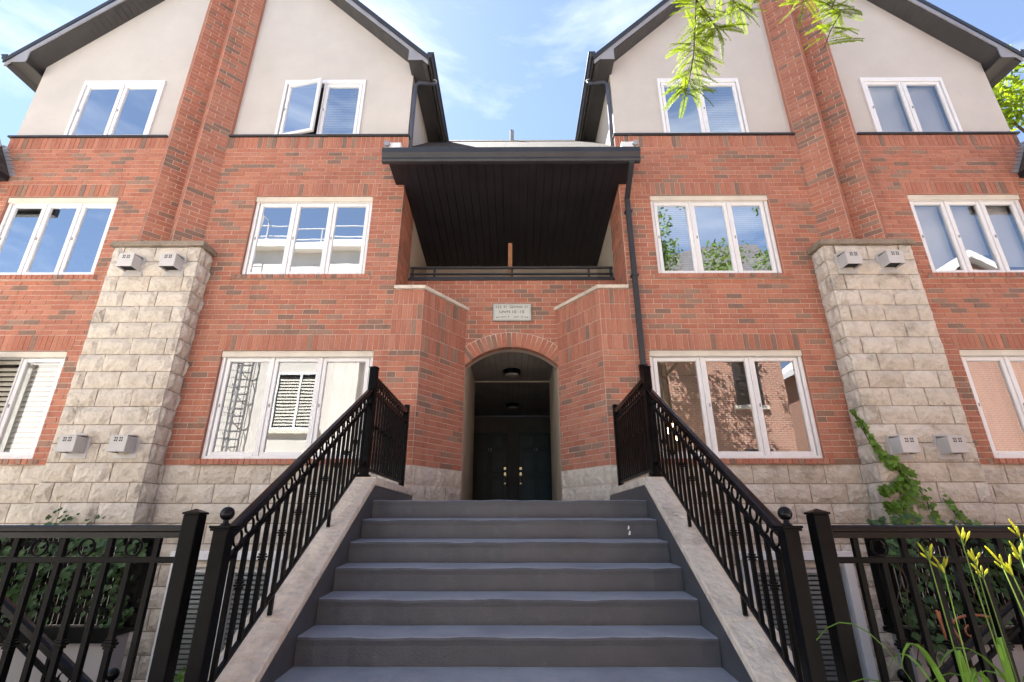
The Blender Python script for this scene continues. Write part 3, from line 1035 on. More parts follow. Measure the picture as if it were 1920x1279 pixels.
def entrance():
    t = thing('entrance_block', 'arched brick entrance bay with splayed sides and dark canopy above balcony', 'entrance', (0, AY, LAND))
    F = Plane((0, 0, 0), (1, 0, 0), (0, -1, 0))
    A = Plane((0, AY, 0), (1, 0, 0), (0, -1, 0))
    pcs, st = [], []
    for s in (-1, 1):
        m = MB().prism([(s * 1.861, 0.001, 0.9), (s * SPX, 0.001, 0.9), (s * ARC_H, AY, 0.9), (s * ARC_H, AY + .25, .9), (s * 1.861, AY + .25, 0.9)], (0, 0, zk(32) - 0.9))
        m.obj('splay_core', 'mortar', t)
        a, b = span(s, SPX, 1.862)
        L = math.hypot(SPX - ARC_H, AY)
        if s < 0:
            S = Plane((-SPX, 0, 0), (SPX - ARC_H, AY, 0), (AY, -(SPX - ARC_H), 0))
        else:
            S = Plane((ARC_H, AY, 0), (SPX - ARC_H, -AY, 0), (-AY, -(SPX - ARC_H), 0))
        pcs += running(F, a, b, 0, 20, phase=0.07 * s)
        pcs += running(S, 0, L, 0, 20, phase=0.05)
        for r in range(4):
            pcs += soldier(F, a, b, zk(20 + 3 * r), zk(23 + 3 * r))
            pcs += soldier(S, 0, L, zk(20 + 3 * r), zk(23 + 3 * r))
        SC = 3 * U
        st += running(F, a - .0, b, -3, 0, phase=a + 0.2, course=SC, length=0.5, joint=0.012, depth=0.03)
        st += running(S, -0.01, L + .01, -3, 0, phase=0.28, course=SC, length=0.42, joint=0.012, depth=0.034)
        # coping over the splay
        MB().prism([(s * 1.861, -0.05, 0), (s * (SPX - 0.025), -0.05, 0), (s * (ARC_H - 0.05), AY - 0.012, 0), (s * 1.861, AY - 0.012, 0)], (0, 0, 0.062)).obj('splay_coping', 'coping', t, bevel=0.008).location.z = zk(32) + 0.001
    # arch wall core
    m, intr, plas = MB(), MB(), MB()
    n = 28
    xs = [-ARC_H + 2 * ARC_H * i / n for i in range(n + 1)]
    arc = lambda x: ARC_C + math.sqrt(max(0, ARC_R ** 2 - x * x))
    for x0, x1 in zip(xs[:-1], xs[1:]):
        m.quad((x0, AY, arc(x0)), (x1, AY, arc(x1)), (x1, AY, zk(32)), (x0, AY, zk(32)))
        intr.quad((x0, AY - .018, arc(x0)), (x0, AY + .12, arc(x0)), (x1, AY + .12, arc(x1)), (x1, AY - .018, arc(x1)))
        plas.quad((x0, AY + .12, arc(x0)), (x0, AY + .252, arc(x0)), (x1, AY + .252, arc(x1)), (x1, AY + .12, arc(x1)))
    m.box(-1.861, 1.861, AY + .001, AY + .2, zk(32), zk(39))
    m.obj('arch_wall', 'mortar', t)
    intr.obj('arch_soffit', 'brick', t)
    plas.obj('arch_lining', 'plaster', t)
    for k in range(20, 39):
        za = zk(k)
        ro = ARC_R + RING
        hw = math.sqrt(max(0, ro * ro - (za + U - ARC_C) ** 2)) if za + U < ARC_C + ro else 0
        ue = 1.862 if k >= 32 else ARC_H
        holes = [(-hw, hw, k, k + 1)] if hw > 0.01 else []
        pcs += running(A, -ue, ue, k, k + 1, holes, phase=0.03)
    lay(pcs, t, 'brick', 'brick_courses', BRICKS, BRICK_ME, 'brick', 276)
    lay(st, t, 'stone', 'stone_courses', STONES, STONE_ME, 'stone', 60, SMALL_ME)
    # ring of arch bricks
    phi = math.asin(ARC_H / ARC_R) + 0.02
    nr = 24
    rm = ARC_R + RING / 2
    for i in range(nr):
        a = -phi + 2 * phi * (i + 0.5) / nr
        w = 2 * phi * rm / nr - JT
        cx, cz = rm * math.sin(a), ARC_C + rm * math.cos(a)
        ca, sa = math.cos(a), math.sin(a)
        h = RING - JT
        M = Matrix(((ca * w, 0, sa * h, cx), (0, 0.019, 0, AY), (-sa * w, 0, ca * h, cz), (0, 0, 0, 1)))
        inst('brick', random.choice(BRICK_ME), t, M)
    m = MB()
    na = 30
    for i in range(na):
        a0, a1 = -phi + 2 * phi * i / na, -phi + 2 * phi * (i + 1) / na
        q = lambda r, a: (r * math.sin(a), AY - 0.0105, ARC_C + r * math.cos(a))
        m.quad(q(ARC_R, a0), q(ARC_R, a1), q(ARC_R + RING + .006, a1), q(ARC_R + RING + .006, a0))
    m.obj('arch_mortar', 'mortar', t)
    # passage: vestibule, lobby
    CZ, YV, YD = 4.425, 3.0, 6.6
    for s in (-1, 1):
        pv = MB()
        pv.box(s * 0.788, s * 0.90, AY + 0.252, YV, LAND - .3, CZ)
        pv.box(s * 1.20, s * 1.30, YV, YD, LAND - .3, CZ)
        pv.box(s * 0.788, s * 1.2, YV - 0.001, YV + .1, LAND - .3, CZ)
        pv.box(s * (ARC_H + .0015), s * (ARC_H + .03), AY + .02, AY + 0.2515, LAND - .3, ARC_SPR)
        pv.obj('passage_wall', 'plaster', t)
    MB().box(-1.3, 1.3, YD, YD + .12, LAND - .2, CZ).obj('lobby_wall', 'casing', t)
    bd = MB().box(-0.058, 0.058, AY + .251, YV, 0, 0.014).mesh('ceiling_board', 'ceiling')
    bd2 = MB().box(-0.058, 0.058, YV + .05, YD, 0, 0.014).mesh('ceiling_board', 'ceiling')
    MB().box(-1.3, 1.3, AY + .2, YD, CZ + 0.012, CZ + 0.06).obj('ceiling', 'dark', t)
    for i in range(14):
        inst('ceiling_board', bd, t, Matrix.Translation((-0.79 + 0.0608 + i * 0.1216, 0, CZ - 0.004)))
    for i in range(20):
        inst('ceiling_board', bd2, t, Matrix.Translation((-1.2 + 0.06 + i * 0.1216, 0, CZ - 0.004)))
    MB().box(-0.79, 0.79, YV - .03, YV + .02, CZ - 0.035, CZ - 0.006).obj('ceiling_trim', 'plaster', t, bevel=0.005)
    # doors
    for s, num in ((-1, '12'), (1, '13')):
        x0, x1 = span(s, 0.15, 1.10)
        d = MB().box(x0, x1, YD - 0.045, YD - 0.002, LAND + 0.012, 3.95).obj('door', 'door', t, bevel=0.004)
        fr = MB()
        fr.box(x0 - .07, x0 - .004, YD - 0.07, YD - .001, LAND, 4.02)
        fr.box(x1 + .004, x1 + .07, YD - 0.07, YD - .001, LAND, 4.02)
        fr.box(x0 - .004, x1 + .004, YD - 0.07, YD - .001, 3.955, 4.02)
        fr.obj('door_casing', 'casing', d, bevel=0.004)
        w = (x1 - x0 - 0.36) / 2
        for c in range(2):
            px = x0 + 0.12 + c * (w + 0.12)
            for za, zb in ((LAND + .22, LAND + .90), (LAND + 1.08, LAND + 1.62), (LAND + 1.74, LAND + 2.04)):
                MB().box(px, px + w, YD - 0.060, YD - 0.0455, za, zb).obj('door_panel', 'door_panel', d, bevel=0.010)
        hx = x0 + 0.06 if s > 0 else x1 - 0.06
        hd = MB().box(hx - .032, hx + .032, YD - .062, YD - .046, LAND + 1.16, LAND + 1.225)
        hd.box(hx - .028, hx + .028, YD - .062, YD - .046, LAND + 1.00, LAND + 1.09)
        hd.tube([(hx, YD - .06, LAND + 1.02), (hx, YD - .11, LAND + 1.0), (hx, YD - .12, LAND + .92), (hx, YD - .11, LAND + .84), (hx, YD - .06, LAND + .81)], 0.012, 8)
        hd.box(hx - .022, hx + .022, YD - .06, YD - .046, LAND + .79, LAND + .83)
        hd.tube([(hx, YD - .075, LAND + 1.19), (hx, YD - .062, LAND + 1.19)], 0.018, 10)
        hd.obj('door_handle', 'brass', d, bevel=0.003)
        nm = inst('door_number', text_mesh(num, 0.12, 'pipe'), d, Matrix.Translation(((x0 + x1) / 2, YD - 0.048, LAND + 1.69)) @ Matrix.Rotation(R(90), 4, 'X'))
    # balcony recess
    m = MB()
    m.quad((-1.86, 2.42, 5.0), (1.86, 2.42, 5.0), (1.86, 2.42, 7.3), (-1.86, 2.42, 7.3))
    for s in (-1, 1):
        m.quad((s * 1.856, AY + 0.03, 5.0), (s * 1.856, 2.42, 5.0), (s * 1.856, 2.42, 7.3), (s * 1.856, AY + 0.03, 7.3))
    m.obj('balcony_wall', 'beige', t)
    MB().box(-1.86, 1.86, AY + .2, 2.42, 5.05, 5.2).obj('balcony_floor', 'court_floor', t)
    MB().box(-1.86, 1.86, AY - 0.03, AY + .23, zk(39), zk(39) + .03).obj('parapet_flashing', 'dark_metal', t, bevel=0.004)
    # canopy
    soff = lambda y: 7.10 - 0.11 * max(y, 0) + 0.03 * max(-y, 0)
    def board(x0, x1, y0, y1):
        return MB().prism([(x0, y0, soff(y0)), (x0, y1, soff(y1)), (x0, y1, soff(y1) + .05), (x0, y0, soff(y0) + .05)], (x1 - x0, 0, 0))
    nbd = 26
    w = 3.70 / nbd
    for i in range(nbd):
        x = -1.85 + i * w
        board(x + 0.003, x + w - 0.003, -0.62, 2.40).obj('soffit_board', 'black_soffit', t)
    for s in (-1, 1):
        x0, x1 = span(s, 1.852, 2.0)
        board(x0, x1, -0.62, -0.012).obj('soffit_board', 'black_soffit', t)
    MB().prism([(-1.85, -0.60, 7.165), (-1.85, 2.4, 6.95), (-1.85, 2.4, 7.0), (-1.85, -0.60, 7.3)], (3.7, 0, 0)).obj('canopy_deck', 'dark', t)
    y0 = -0.622
    prof = [(-2.07, y0, 7.02), (-2.07, y0 - .075, 7.02), (-2.07, y0 - .095, 7.05), (-2.07, y0 - .085, 7.09), (-2.07, y0 - .125, 7.16), (-2.07, y0 - .125, 7.185), (-2.07, y0 - .118, 7.265), (-2.07, y0, 7.265)]
    MB().prism(prof, (4.14, 0, 0)).obj('canopy_gutter', 'dark_metal', t, bevel=0.004, seg=1)
    MB().box(-1.999, 1.999, y0 + .001, y0 + .03, 7.13, 7.29).obj('canopy_fascia', 'dark_metal', t)
    r = MB().prism([(-1.86, -.66, 7.28), (-1.86, 2.25, 10.12), (-1.86, 5.2, 7.4), (-1.86, 5.2, 7.2), (-1.86, 2.25, 9.9), (-1.86, -.5, 7.28)], (3.72, 0, 0)).obj('canopy_roof', 'shingle', t)
    for s in (-1, 1):
        x0, x1 = span(s, 1.858, 2.02)
        MB().prism([(x0, -.66, 7.275), (x0, -.66, 7.29), (x0, -.01, 7.62), (x0, -.01, 7.40)], (x1 - x0, 0, 0)).obj('canopy_end', 'dark_metal', t)
    # a few shingle courses read at the ridge
    sh = MB().box(-0.16, 0.16, -0.004, 0.10, 0, 0.012).mesh('shingle', 'shingle')
    for row in range(4):
        for i in range(11):
            d = 2.55 + row * 0.085
            y = -.66 + d
            x = -1.70 + i * 0.335 + (0.16 if row % 2 else 0)
            inst('shingle', sh, r, Matrix.Translation((min(x, 1.69), y, 7.282 + d * 2.84 / 2.91 + .004)) @ Matrix.Rotation(math.atan2(2.84, 2.91), 4, 'X'))
    MB().prism([(-1.85, 2.14, 10.03), (-1.85, 2.25, 10.15), (-1.85, 2.36, 10.03), (-1.85, 2.25, 10.09)], (3.7, 0, 0)).obj('ridge_cap', 'dark_metal', r)
    MB().tube([(0.0, 2.1, 9.8), (0.0, 2.1, 10.28)], 0.045, 12).obj('vent_pipe', 'pipe', r)
    for s in (-1, 1):
        m = MB().prism([(s * 1.83, -.55, 7.42), (s * 2.09, -.55, 7.42), (s * 2.09, -.55, 7.51), (s * 2.03, -.55, 7.54), (s * 1.83, -.55, 7.54)], (0, .35, 0))
        m.obj('splash_box', 'white', t, bevel=0.012)
        MB().tube([(s * 2.055, -.60, 7.48), (s * 2.055, -.552, 7.48)], 0.05, 12).obj('splash_box_cap', 'fascia', t)
    return t
ENT = entrance()

# downspout of the canopy
t = thing('downspout', 'tall black rectangular downspout running down the wall from the canopy gutter', 'downspout', (1.95, -0.07, 1.9))
m = MB()
m.beam((1.93, -.66, 7.08), (1.93, -.66, 6.98), .085, .065, up=(0, 1, 0))
m.beam((1.93, -.66, 7.0), (1.965, -.07, 6.76), .085, .065)
m.obj('elbow', 'dark_metal', t, bevel=0.01)
MB().box(1.925, 2.005, -.105, -.040, 3.78, 6.80).obj('upper_pipe', 'dark_metal', t, bevel=0.008)
MB().box(1.905, 2.010, -.115, -.030, 2.05, 3.80).obj('lower_pipe', 'iron', t, bevel=0.008)
for z in (3.80, 5.3, 6.5):
    MB().box(1.905, 2.025, -.112, -.004, z - .012, z + .012).obj('strap', 'dark_metal', t)

# ------------------------------------------------------------------ small things on the entrance block
t = thing('balcony_railing', 'low dark balcony railing with two bars above the brick parapet', 'railing', (0, AY + .06, zk(39) + .03))
zr = zk(39) + .03
for z, h, n in ((5.955, .034, 'top_rail'), (5.835, .026, 'middle_rail')):
    MB().box(-1.84, 1.84, AY + .03, AY + .075, z, z + h).obj(n, 'dark_metal', t, bevel=0.005)
MB().box(-1.84, 1.84, AY + .0, AY + .10, zr + .001, zr + .05).obj('bottom_rail', 'dark_metal', t, bevel=0.005)
for x in (-1.81, -1.41, 0.01, 1.41, 1.81):
    MB().box(x - .018, x + .018, AY + .076, AY + .11, zr + .001, 5.97).obj('post', 'dark_metal', t)
t = thing('balcony_divider', 'reddish cedar board divider standing up behind the balcony railing', 'divider', (-0.02, AY + .3, 5.2))
MB().box(-0.065, 0.012, AY + .25, AY + .32, 5.2, 6.62).obj('post', 'wood', t, bevel=0.006)
for i in range(8):
    MB().box(-0.045, -0.008, AY + .325, 2.38, 5.25 + i * .16, 5.40 + i * .16).obj('board', 'wood', t)

t = thing('address_sign', 'pale rectangular address plaque fixed to the brick above the arch', 'sign', (0.01, AY - .03, 4.9))
MB().box(-.327, .347, AY - .045, AY - .004, 4.885, 5.215).obj('plate', 'sign_edge', t, bevel=0.006)
MB().box(-.312, .332, AY - .049, AY - .0455, 4.900, 5.200).obj('face', 'sign', t)
fr = MB()
ring_boxes(fr, -.300, .320, 4.912, 5.188, AY - .0505, AY - .0492, .005)
fr.obj('border', 'sign_edge', t)
def line(runs, xc, z):
    """runs of (text, size); a blank run is a gap of that width"""
    items, x = [], 0.0
    for txt, size in runs:
        if not txt:
            x += size
            continue
        me = text_mesh(txt, size, 'ink', 0.001, 'LEFT', space=1.04)
        xs_ = [v.co.x for v in me.vertices]
        items.append((me, x - min(xs_) * 1.12, size))
        x += (max(xs_) - min(xs_)) * 1.12 + size * 0.10
    for me, off, size in items:
        inst('lettering', me, t, Matrix.Translation((xc - x / 2 + off, AY - .0512, z)) @ Matrix.Rotation(R(90), 4, 'X') @ Matrix.Diagonal((1.12, 1, 1, 1)))
line([('232', .066), ('', .03), ('S', .066), ('T', .052), ('', .03), ('G', .066), ('EORGE', .050), ('', .03), ('S', .066), ('T', .052)], 0.010, 5.145)
line([('U', .074), ('NITS', .056), ('', .035), ('10', .074), ('', .02), ('-', .074), ('', .02), ('15', .074)], 0.010, 5.050)
line([('U', .046), ('NIT', .036), ('', .02), ('9', .046)], -0.108, 4.955)
line([('U', .046), ('NIT', .036), ('', .02), ('16', .046)], 0.122, 4.955)
for s, xx in ((-1, -0.240), (1, 0.262)):
    m = MB()
    y = AY - .0512
    m.box(xx + s * -.03, xx + s * -.022, y, y + .002, 4.948, 4.972)
    m.box(xx + s * -.022, xx + s * .015, y, y + .002, 4.945, 4.953)
    m.prism([(xx + s * .015, y, 4.937), (xx + s * .034, y, 4.949), (xx + s * .015, y, 4.961)], (0, .002, 0))
    m.obj('arrow', 'ink', t)

for y, lab in ((2.2, 'round black rimmed ceiling lamp just inside the arch'), (5.1, 'round black rimmed ceiling lamp deep in the passage above the doors')):
    t = thing('ceiling_lamp', lab, 'lamp', (0.0, y, 4.42), 'ceiling lamps in the passage')
    zc = 4.419
    MB().lathe((0, y, zc), [(0.17, -.005), (0.175, -.03), (0.15, -.035), (0.15, -.055), (0.16, -.06), (0.16, -.085), (0.14, -.092)], 28).obj('rim', 'iron', t, smooth=True)
    MB().lathe((0, y, zc), [(0.138, -.093), (0.12, -.108), (0.06, -.118), (0.01, -.12)], 28).obj('diffuser', 'lamp_glass', t, smooth=True)

# ------------------------------------------------------------------ vent hoods on the stone piers
def vent(x, z, label):
    t = thing('vent_hood', label, 'vent', (x, PIER[2] - 0.03, z), 'square vent hoods on the stone piers')
    def P(m, name, mat, bevel=0.004):
        o = bpy.data.objects.new(name, m.mesh(name, mat))
        C.objects.link(o)
        o.parent = t
        if bevel:
            b = o.modifiers.new('bevel', 'BEVEL'); b.width = bevel; b.segments = 1; b.limit_method = 'ANGLE'
        return o
    P(MB().box(-.15, .15, -.012, .03, -.19, .15), 'back_plate', 'vent')
    h = MB()
    w, d, z0, z1 = .115, .20, -.125, .115
    # sloped top, walls of a hood that is open below
    th = .006
    h.box(-w, w, -d, -d + th, z0, z1 - .03)
    h.prism([(-w, -d, z1 - .03), (-w, -d + th, z1 - .03), (-w, -.012, z1 - .004), (-w, -.012, z1 + .008), (-w, -d, z1 - .018)], (2 * w, 0, 0))
    h.box(-w, -w + th, -d + th, -.012, z0, z1 - .03)
    h.box(w - th, w, -d + th, -.012, z0, z1 - .03)
    P(h, 'hood', 'vent')
    P(MB().box(-w + th + .001, w - th - .001, -d + th + .001, -.0125, z0 + .03, z0 + .036), 'damper', 'dark', 0)
    for gx in (-.055, .012):
        for i in range(2):
            for k in range(3):
                P(MB().box(gx + i * .026 + (0.006 if k == 1 else 0), gx + i * .026 + .018, -d - .0025, -d - .0005, .012 + k * .020, .026 + k * .020), 'vent_slot', 'dark', 0)
    P(MB().tube([(.11, -.016, .10), (.11, -.011, .10)], .008, 8), 'screw', 'pipe', 0)
    P(MB().tube([(-.11, -.016, .10), (-.11, -.011, .10)], .008, 8), 'screw', 'pipe', 0)
for x, z, lab in ((-5.85, 5.36, 'pale vent hood at top left of the left stone pier'), (-5.21, 5.36, 'pale vent hood at top right of the left stone pier'),
                  (-5.88, 2.60, 'grey vent hood at lower left of the left stone pier'), (-5.20, 2.60, 'grey vent hood at lower right of the left stone pier'),
                  (5.17, 5.37, 'pale vent hood at top left of the right stone pier'), (5.80, 5.38, 'pale vent hood at top right of the right stone pier'),
                  (5.23, 2.58, 'pinkish grey vent hood at lower left of the right stone pier beside the ivy'), (5.86, 2.58, 'pinkish grey vent hood at lower right of the right stone pier')):
    vent(x, z, lab)

# ------------------------------------------------------------------ staircase
NR, TR, RS = 8, 0.297, 0.18
YN = -1.99
SLP = RS / TR
stairs = thing('staircase', 'wide grey painted concrete stairs climbing to the arch', 'stairs', (0, -3.2, 0.36))
def step_mesh(y0, z, depth, x0=-1.348, x1=1.348, seed=0, low=0.1, pitch=0.016):
    rd = random.Random(seed)
    prof = [(0.012, low - z), (0.004, -0.05), (0.0, -0.018), (0.006, -0.005), (0.02, 0.0), (depth, pitch)]
    m = MB()
    n = 48
    wav = [rd.uniform(-1, 1) for _ in range(n + 1)]
    slow = [0.0035 * math.sin(i * 0.31 + seed) + 0.0025 * math.sin(i * 0.83 + 2 * seed) for i in range(n + 1)]
    rows = []
    for i in range(n + 1):
        x = x0 + (x1 - x0) * i / n
        r = []
        for j, (dy, dz) in enumerate(prof):
            a = 0.0016 * wav[i] + slow[i]
            r.append((x, y0 + dy + (a if 0 < j < 5 else 0), z + dz + (a * 0.8 if 2 <= j < 5 else 0)))
        rows.append(r)
    for i in range(n):
        b = len(m.v)
        k = len(prof)
        m.v += rows[i] + rows[i + 1]
        for j in range(k - 1):
            m.f.append((b + j, b + k + j, b + k + j + 1, b + j + 1))
    # ends
    for r in (rows[0], rows[-1]):
        m.add(r + [(r[0][0], y0 + depth, low)], [tuple(range(len(prof) + 1))])
    return m
def add_skylit_tops(o):  # upward faces get the tread colour, lightened as if by the sky
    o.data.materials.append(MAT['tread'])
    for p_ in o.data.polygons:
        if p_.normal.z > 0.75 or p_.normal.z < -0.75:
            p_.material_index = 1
for i in range(1, NR):
    add_skylit_tops(step_mesh(YN - TR * i, LAND - RS * i, TR + 0.012, seed=i + 3).obj('step', 'stair_paint', stairs, smooth=False))
add_skylit_tops(step_mesh(YN, LAND, 2.03, seed=1, low=1.2, pitch=0.0).obj('landing', 'stair_paint', stairs))
MB().box(-1.38, 1.38, 0.03, 6.6, 1.45, LAND - 0.0005).obj('passage_floor', 'stair_paint', stairs)
# step chips of white paint
m = MB()
for dx, dz, r_ in ((0.0, 0.0, .011), (0.006, -.045, .013)):
    m.prism([(1.085 + dx - r_, YN - TR - .0005, LAND - RS - .07 + dz - r_ * 1.3), (1.085 + dx + r_ * .4, YN - TR - .0005, LAND - RS - .075 + dz - r_), (1.085 + dx + r_ * .8, YN - TR - .0005, LAND - RS - .07 + dz + r_), (1.085 + dx - r_ * .2, YN - TR - .0005, LAND - RS - .07 + dz + r_ * 1.6)], (0, 0.004, 0))
m.obj('paint_chip', 'white', stairs)
lit = MB()
rl = random.Random(19)
for i in range(70):
    st_i = rl.choice([1, 2, 3, 3, 4, 4, 5, 5, 6, 6, 7, 7])
    y = YN - TR * st_i + (TR * 0.93 if rl.random() < .6 else rl.uniform(.03, TR * .9))
    z = LAND - RS * st_i + 0.016 * (y - (YN - TR * st_i)) / TR + .004
    x, r_ = rl.uniform(-1.3, 1.3), rl.uniform(.004, .011)
    a_ = rl.uniform(0, 6.3)
    lit.add([(x + r_ * math.cos(a_), y + r_ * math.sin(a_), z), (x + r_ * .5 * math.cos(a_ + 1.8), y + r_ * .5 * math.sin(a_ + 1.8), z + .004), (x - r_ * math.cos(a_), y - r_ * math.sin(a_), z), (x + r_ * .5 * math.cos(a_ - 1.8), y + r_ * .5 * math.sin(a_ - 1.8), z + .002)], [(0, 1, 2, 3)])
tag(lit.obj('leaf_litter', simple('dry_leaf', (0.36, 0.24, 0.07), 0.8, 0.4, 20)), 'tiny dry leaf crumbs scattered on the grey treads', 'leaf litter', kind='stuff')
CB = lambda y: 1.945 + SLP * (min(y, YN) - YN)       # underside of the coping
CT = 0.07
for s in (-1, 1):
    xi, xo = 1.352, 1.60
    x0, x1 = span(s, xi, xo)
    MB().prism([(x0, -4.28, -0.95), (x0, -4.28, CB(-4.28)), (x0, YN, CB(YN)), (x0, -0.012, CB(0)), (x0, -0.012, -0.95)], (x1 - x0, 0, 0)).obj('side_wall', 'stair_paint', stairs)
    cx0, cx1 = span(s, xi - 0.012, xo + 0.03)
    ys = [-4.30, -3.63, -2.62, YN + 0.02]
    for a, b in zip(ys[:-1], ys[1:]):
        b -= 0.004
        MB().prism([(cx0, a, CB(a) + .001), (cx0, b, CB(min(b, YN)) + .001), (cx0, b, CB(min(b, YN)) + CT), (cx0, a, CB(a) + CT)], (cx1 - cx0, 0, 0)).obj('coping_stone', 'coping', stairs, bevel=0.009)
    for a, b in ((YN + .021, -1.0), (-0.996, -0.045)):
        MB().box(cx0, cx1, a, b, CB(0) + .001, CB(0) + CT + .012).obj('coping_stone', 'coping', stairs, bevel=0.009)

# ------------------------------------------------------------------ iron railings
RING_ME = {}
def ring_mesh(r, tk=0.009, n=22):
    key = (r, tk)
    if key not in RING_ME:
        m = MB()
        k = 6
        for i in range(n):
            a = 2 * math.pi * i / n
            for j in range(k):
                b = 2 * math.pi * j / k
                rr = r + tk * 0.45 * math.cos(b)
                m.v.append((rr * math.cos(a), tk * math.sin(b), rr * math.sin(a)))
        for i in range(n):
            for j in range(k):
                m.f.append((i * k + j, ((i + 1) % n) * k + j, ((i + 1) % n) * k + (j + 1) % k, i * k + (j + 1) % k))
        RING_ME[key] = m.mesh('ring', 'iron', True)
    return RING_ME[key]

def collar_mesh(w):
    m = MB()
    for z, k in ((-.030, .72), (-.014, 1.0), (.0, 1.3), (.014, 1.0), (.030, .72)):
        q = w * k
        m.box(-q, q, -q, q, z - .0055, z + .0055)
    m.box(-w * .62, w * .62, -w * .62, w * .62, -.036, .036)
    return m.mesh('collar', 'iron')

def handrail(p, q, parent, w=0.030):
    p, q = Vector(p), Vector(q)
    d = Vector((q.x - p.x, q.y - p.y, 0)).normalized()
    sd_ = Vector((d.y, -d.x, 0))
    pr = [(-.72, -.040), (.72, -.040), (.72, -.012), (1.0, -.006), (1.0, .006), (.86, .017), (.5, .024), (-.5, .024), (-.86, .017), (-1.0, .006), (-1.0, -.006), (-.72, -.012)]
    m = MB().prism([p + sd_ * (a * w) + Vector((0, 0, z)) for a, z in pr], q - p)
    return m.obj('handrail', 'iron_gloss', parent)

def rail_run(root, p, q, h_sub, h_top, spacing, bw=0.010, ring=None, collar_z=None, ring_every=2, stubs=True, phase=0):
    """p,q: ends of the bottom rail's centre line"""
    p, q = Vector(p), Vector(q)
    up = lambda h: Vector((0, 0, h))
    MB().vbeam(p, q, .026, .030).obj('bottom_rail', 'iron', root, bevel=0.003, seg=1)
    MB().vbeam(p + up(h_sub), q + up(h_sub), .028, .030).obj('lower_rail', 'iron', root, bevel=0.003, seg=1)
    handrail(p + up(h_top), q + up(h_top), root)
    flat = Vector((q.x - p.x, q.y - p.y, 0))
    L = flat.length
    n = max(2, round(L / spacing))
    bal = MB().box(-bw, bw, -bw, bw, 0.0, h_sub).mesh('baluster', 'iron')
    col = collar_mesh(bw * 1.5)
    stub = MB().box(-bw, bw, -bw, bw, 0.0, h_top - h_sub - .02).mesh('stub', 'iron')
    yaw = Matrix.Rotation(math.atan2(flat.y, flat.x), 4, 'Z')
    for i in range(1, n):
        c = p.lerp(q, i / n)
        b = inst('baluster', bal, root, Matrix.Translation(c))
        if collar_z is not None and (i + phase) % 2 == 0:
            inst('collar', col, b, Matrix.Translation(c + up(collar_z)))
        if ring:
            if (i + phase) % ring_every == 0:
                rc = c + up((h_sub + .015 + h_top - .040) / 2)
                inst('ring', ring_mesh(ring), root, Matrix.Translation(rc) @ yaw)
            elif stubs:
                inst('stub', stub, root, Matrix.Translation(c + up(h_sub)))

def sq_post(root, x, y, z0, z1, w, ball=False, name='newel_post', flange=True):
    h = w / 2
    o = MB().box(x - h, x + h, y - h, y + h, z0, z1).obj(name, 'iron', root, bevel=0.006)
    if flange:
        m = MB().box(x - h - .03, x + h + .03, y - h - .03, y + h + .03, z0, z0 + .012)
        m.box(x - h - .014, x + h + .014, y - h - .014, y + h + .014, z0 + .012, z0 + .03)
        m.obj('base_plate', 'iron', o, bevel=0.004)
    if ball:
        m = MB().box(x - h - .016, x + h + .016, y - h - .016, y + h + .016, z1, z1 + .014)
        m.box(x - h - .011, x + h + .011, y - h - .011, y + h + .011, z1 - .012, z1)
        m.obj('cap', 'iron', o, bevel=0.003)
        r = .036
        pr = [(.030, 0), (.022, .008), (.014, .016), (.016, .024)]
        for i in range(1, 10):
            a = -math.pi / 2 + math.pi * i / 10
            pr.append((r * math.cos(a), .024 + r + r * math.sin(a)))
        pr.append((.002, .024 + 2 * r))
        MB().lathe((x, y, z1 + .014), pr, 20).obj('ball_finial', 'iron_gloss', o, smooth=True)
    else:
        m = MB()
        m.add([(x - h - .004, y - h - .004, z1), (x + h + .004, y - h - .004, z1), (x + h + .004, y + h + .004, z1), (x - h - .004, y + h + .004, z1),
               (x - h - .004, y - h - .004, z1 + .010), (x + h + .004, y - h - .004, z1 + .010), (x + h + .004, y + h + .004, z1 + .010), (x - h - .004, y + h + .004, z1 + .010), (x, y, z1 + .030)],
              [(0, 3, 2, 1), (0, 1, 5, 4), (1, 2, 6, 5), (2, 3, 7, 6), (3, 0, 4, 7), (4, 5, 8), (5, 6, 8), (6, 7, 8), (7, 4, 8)])
        m.obj('cap', 'iron', o)
    return o

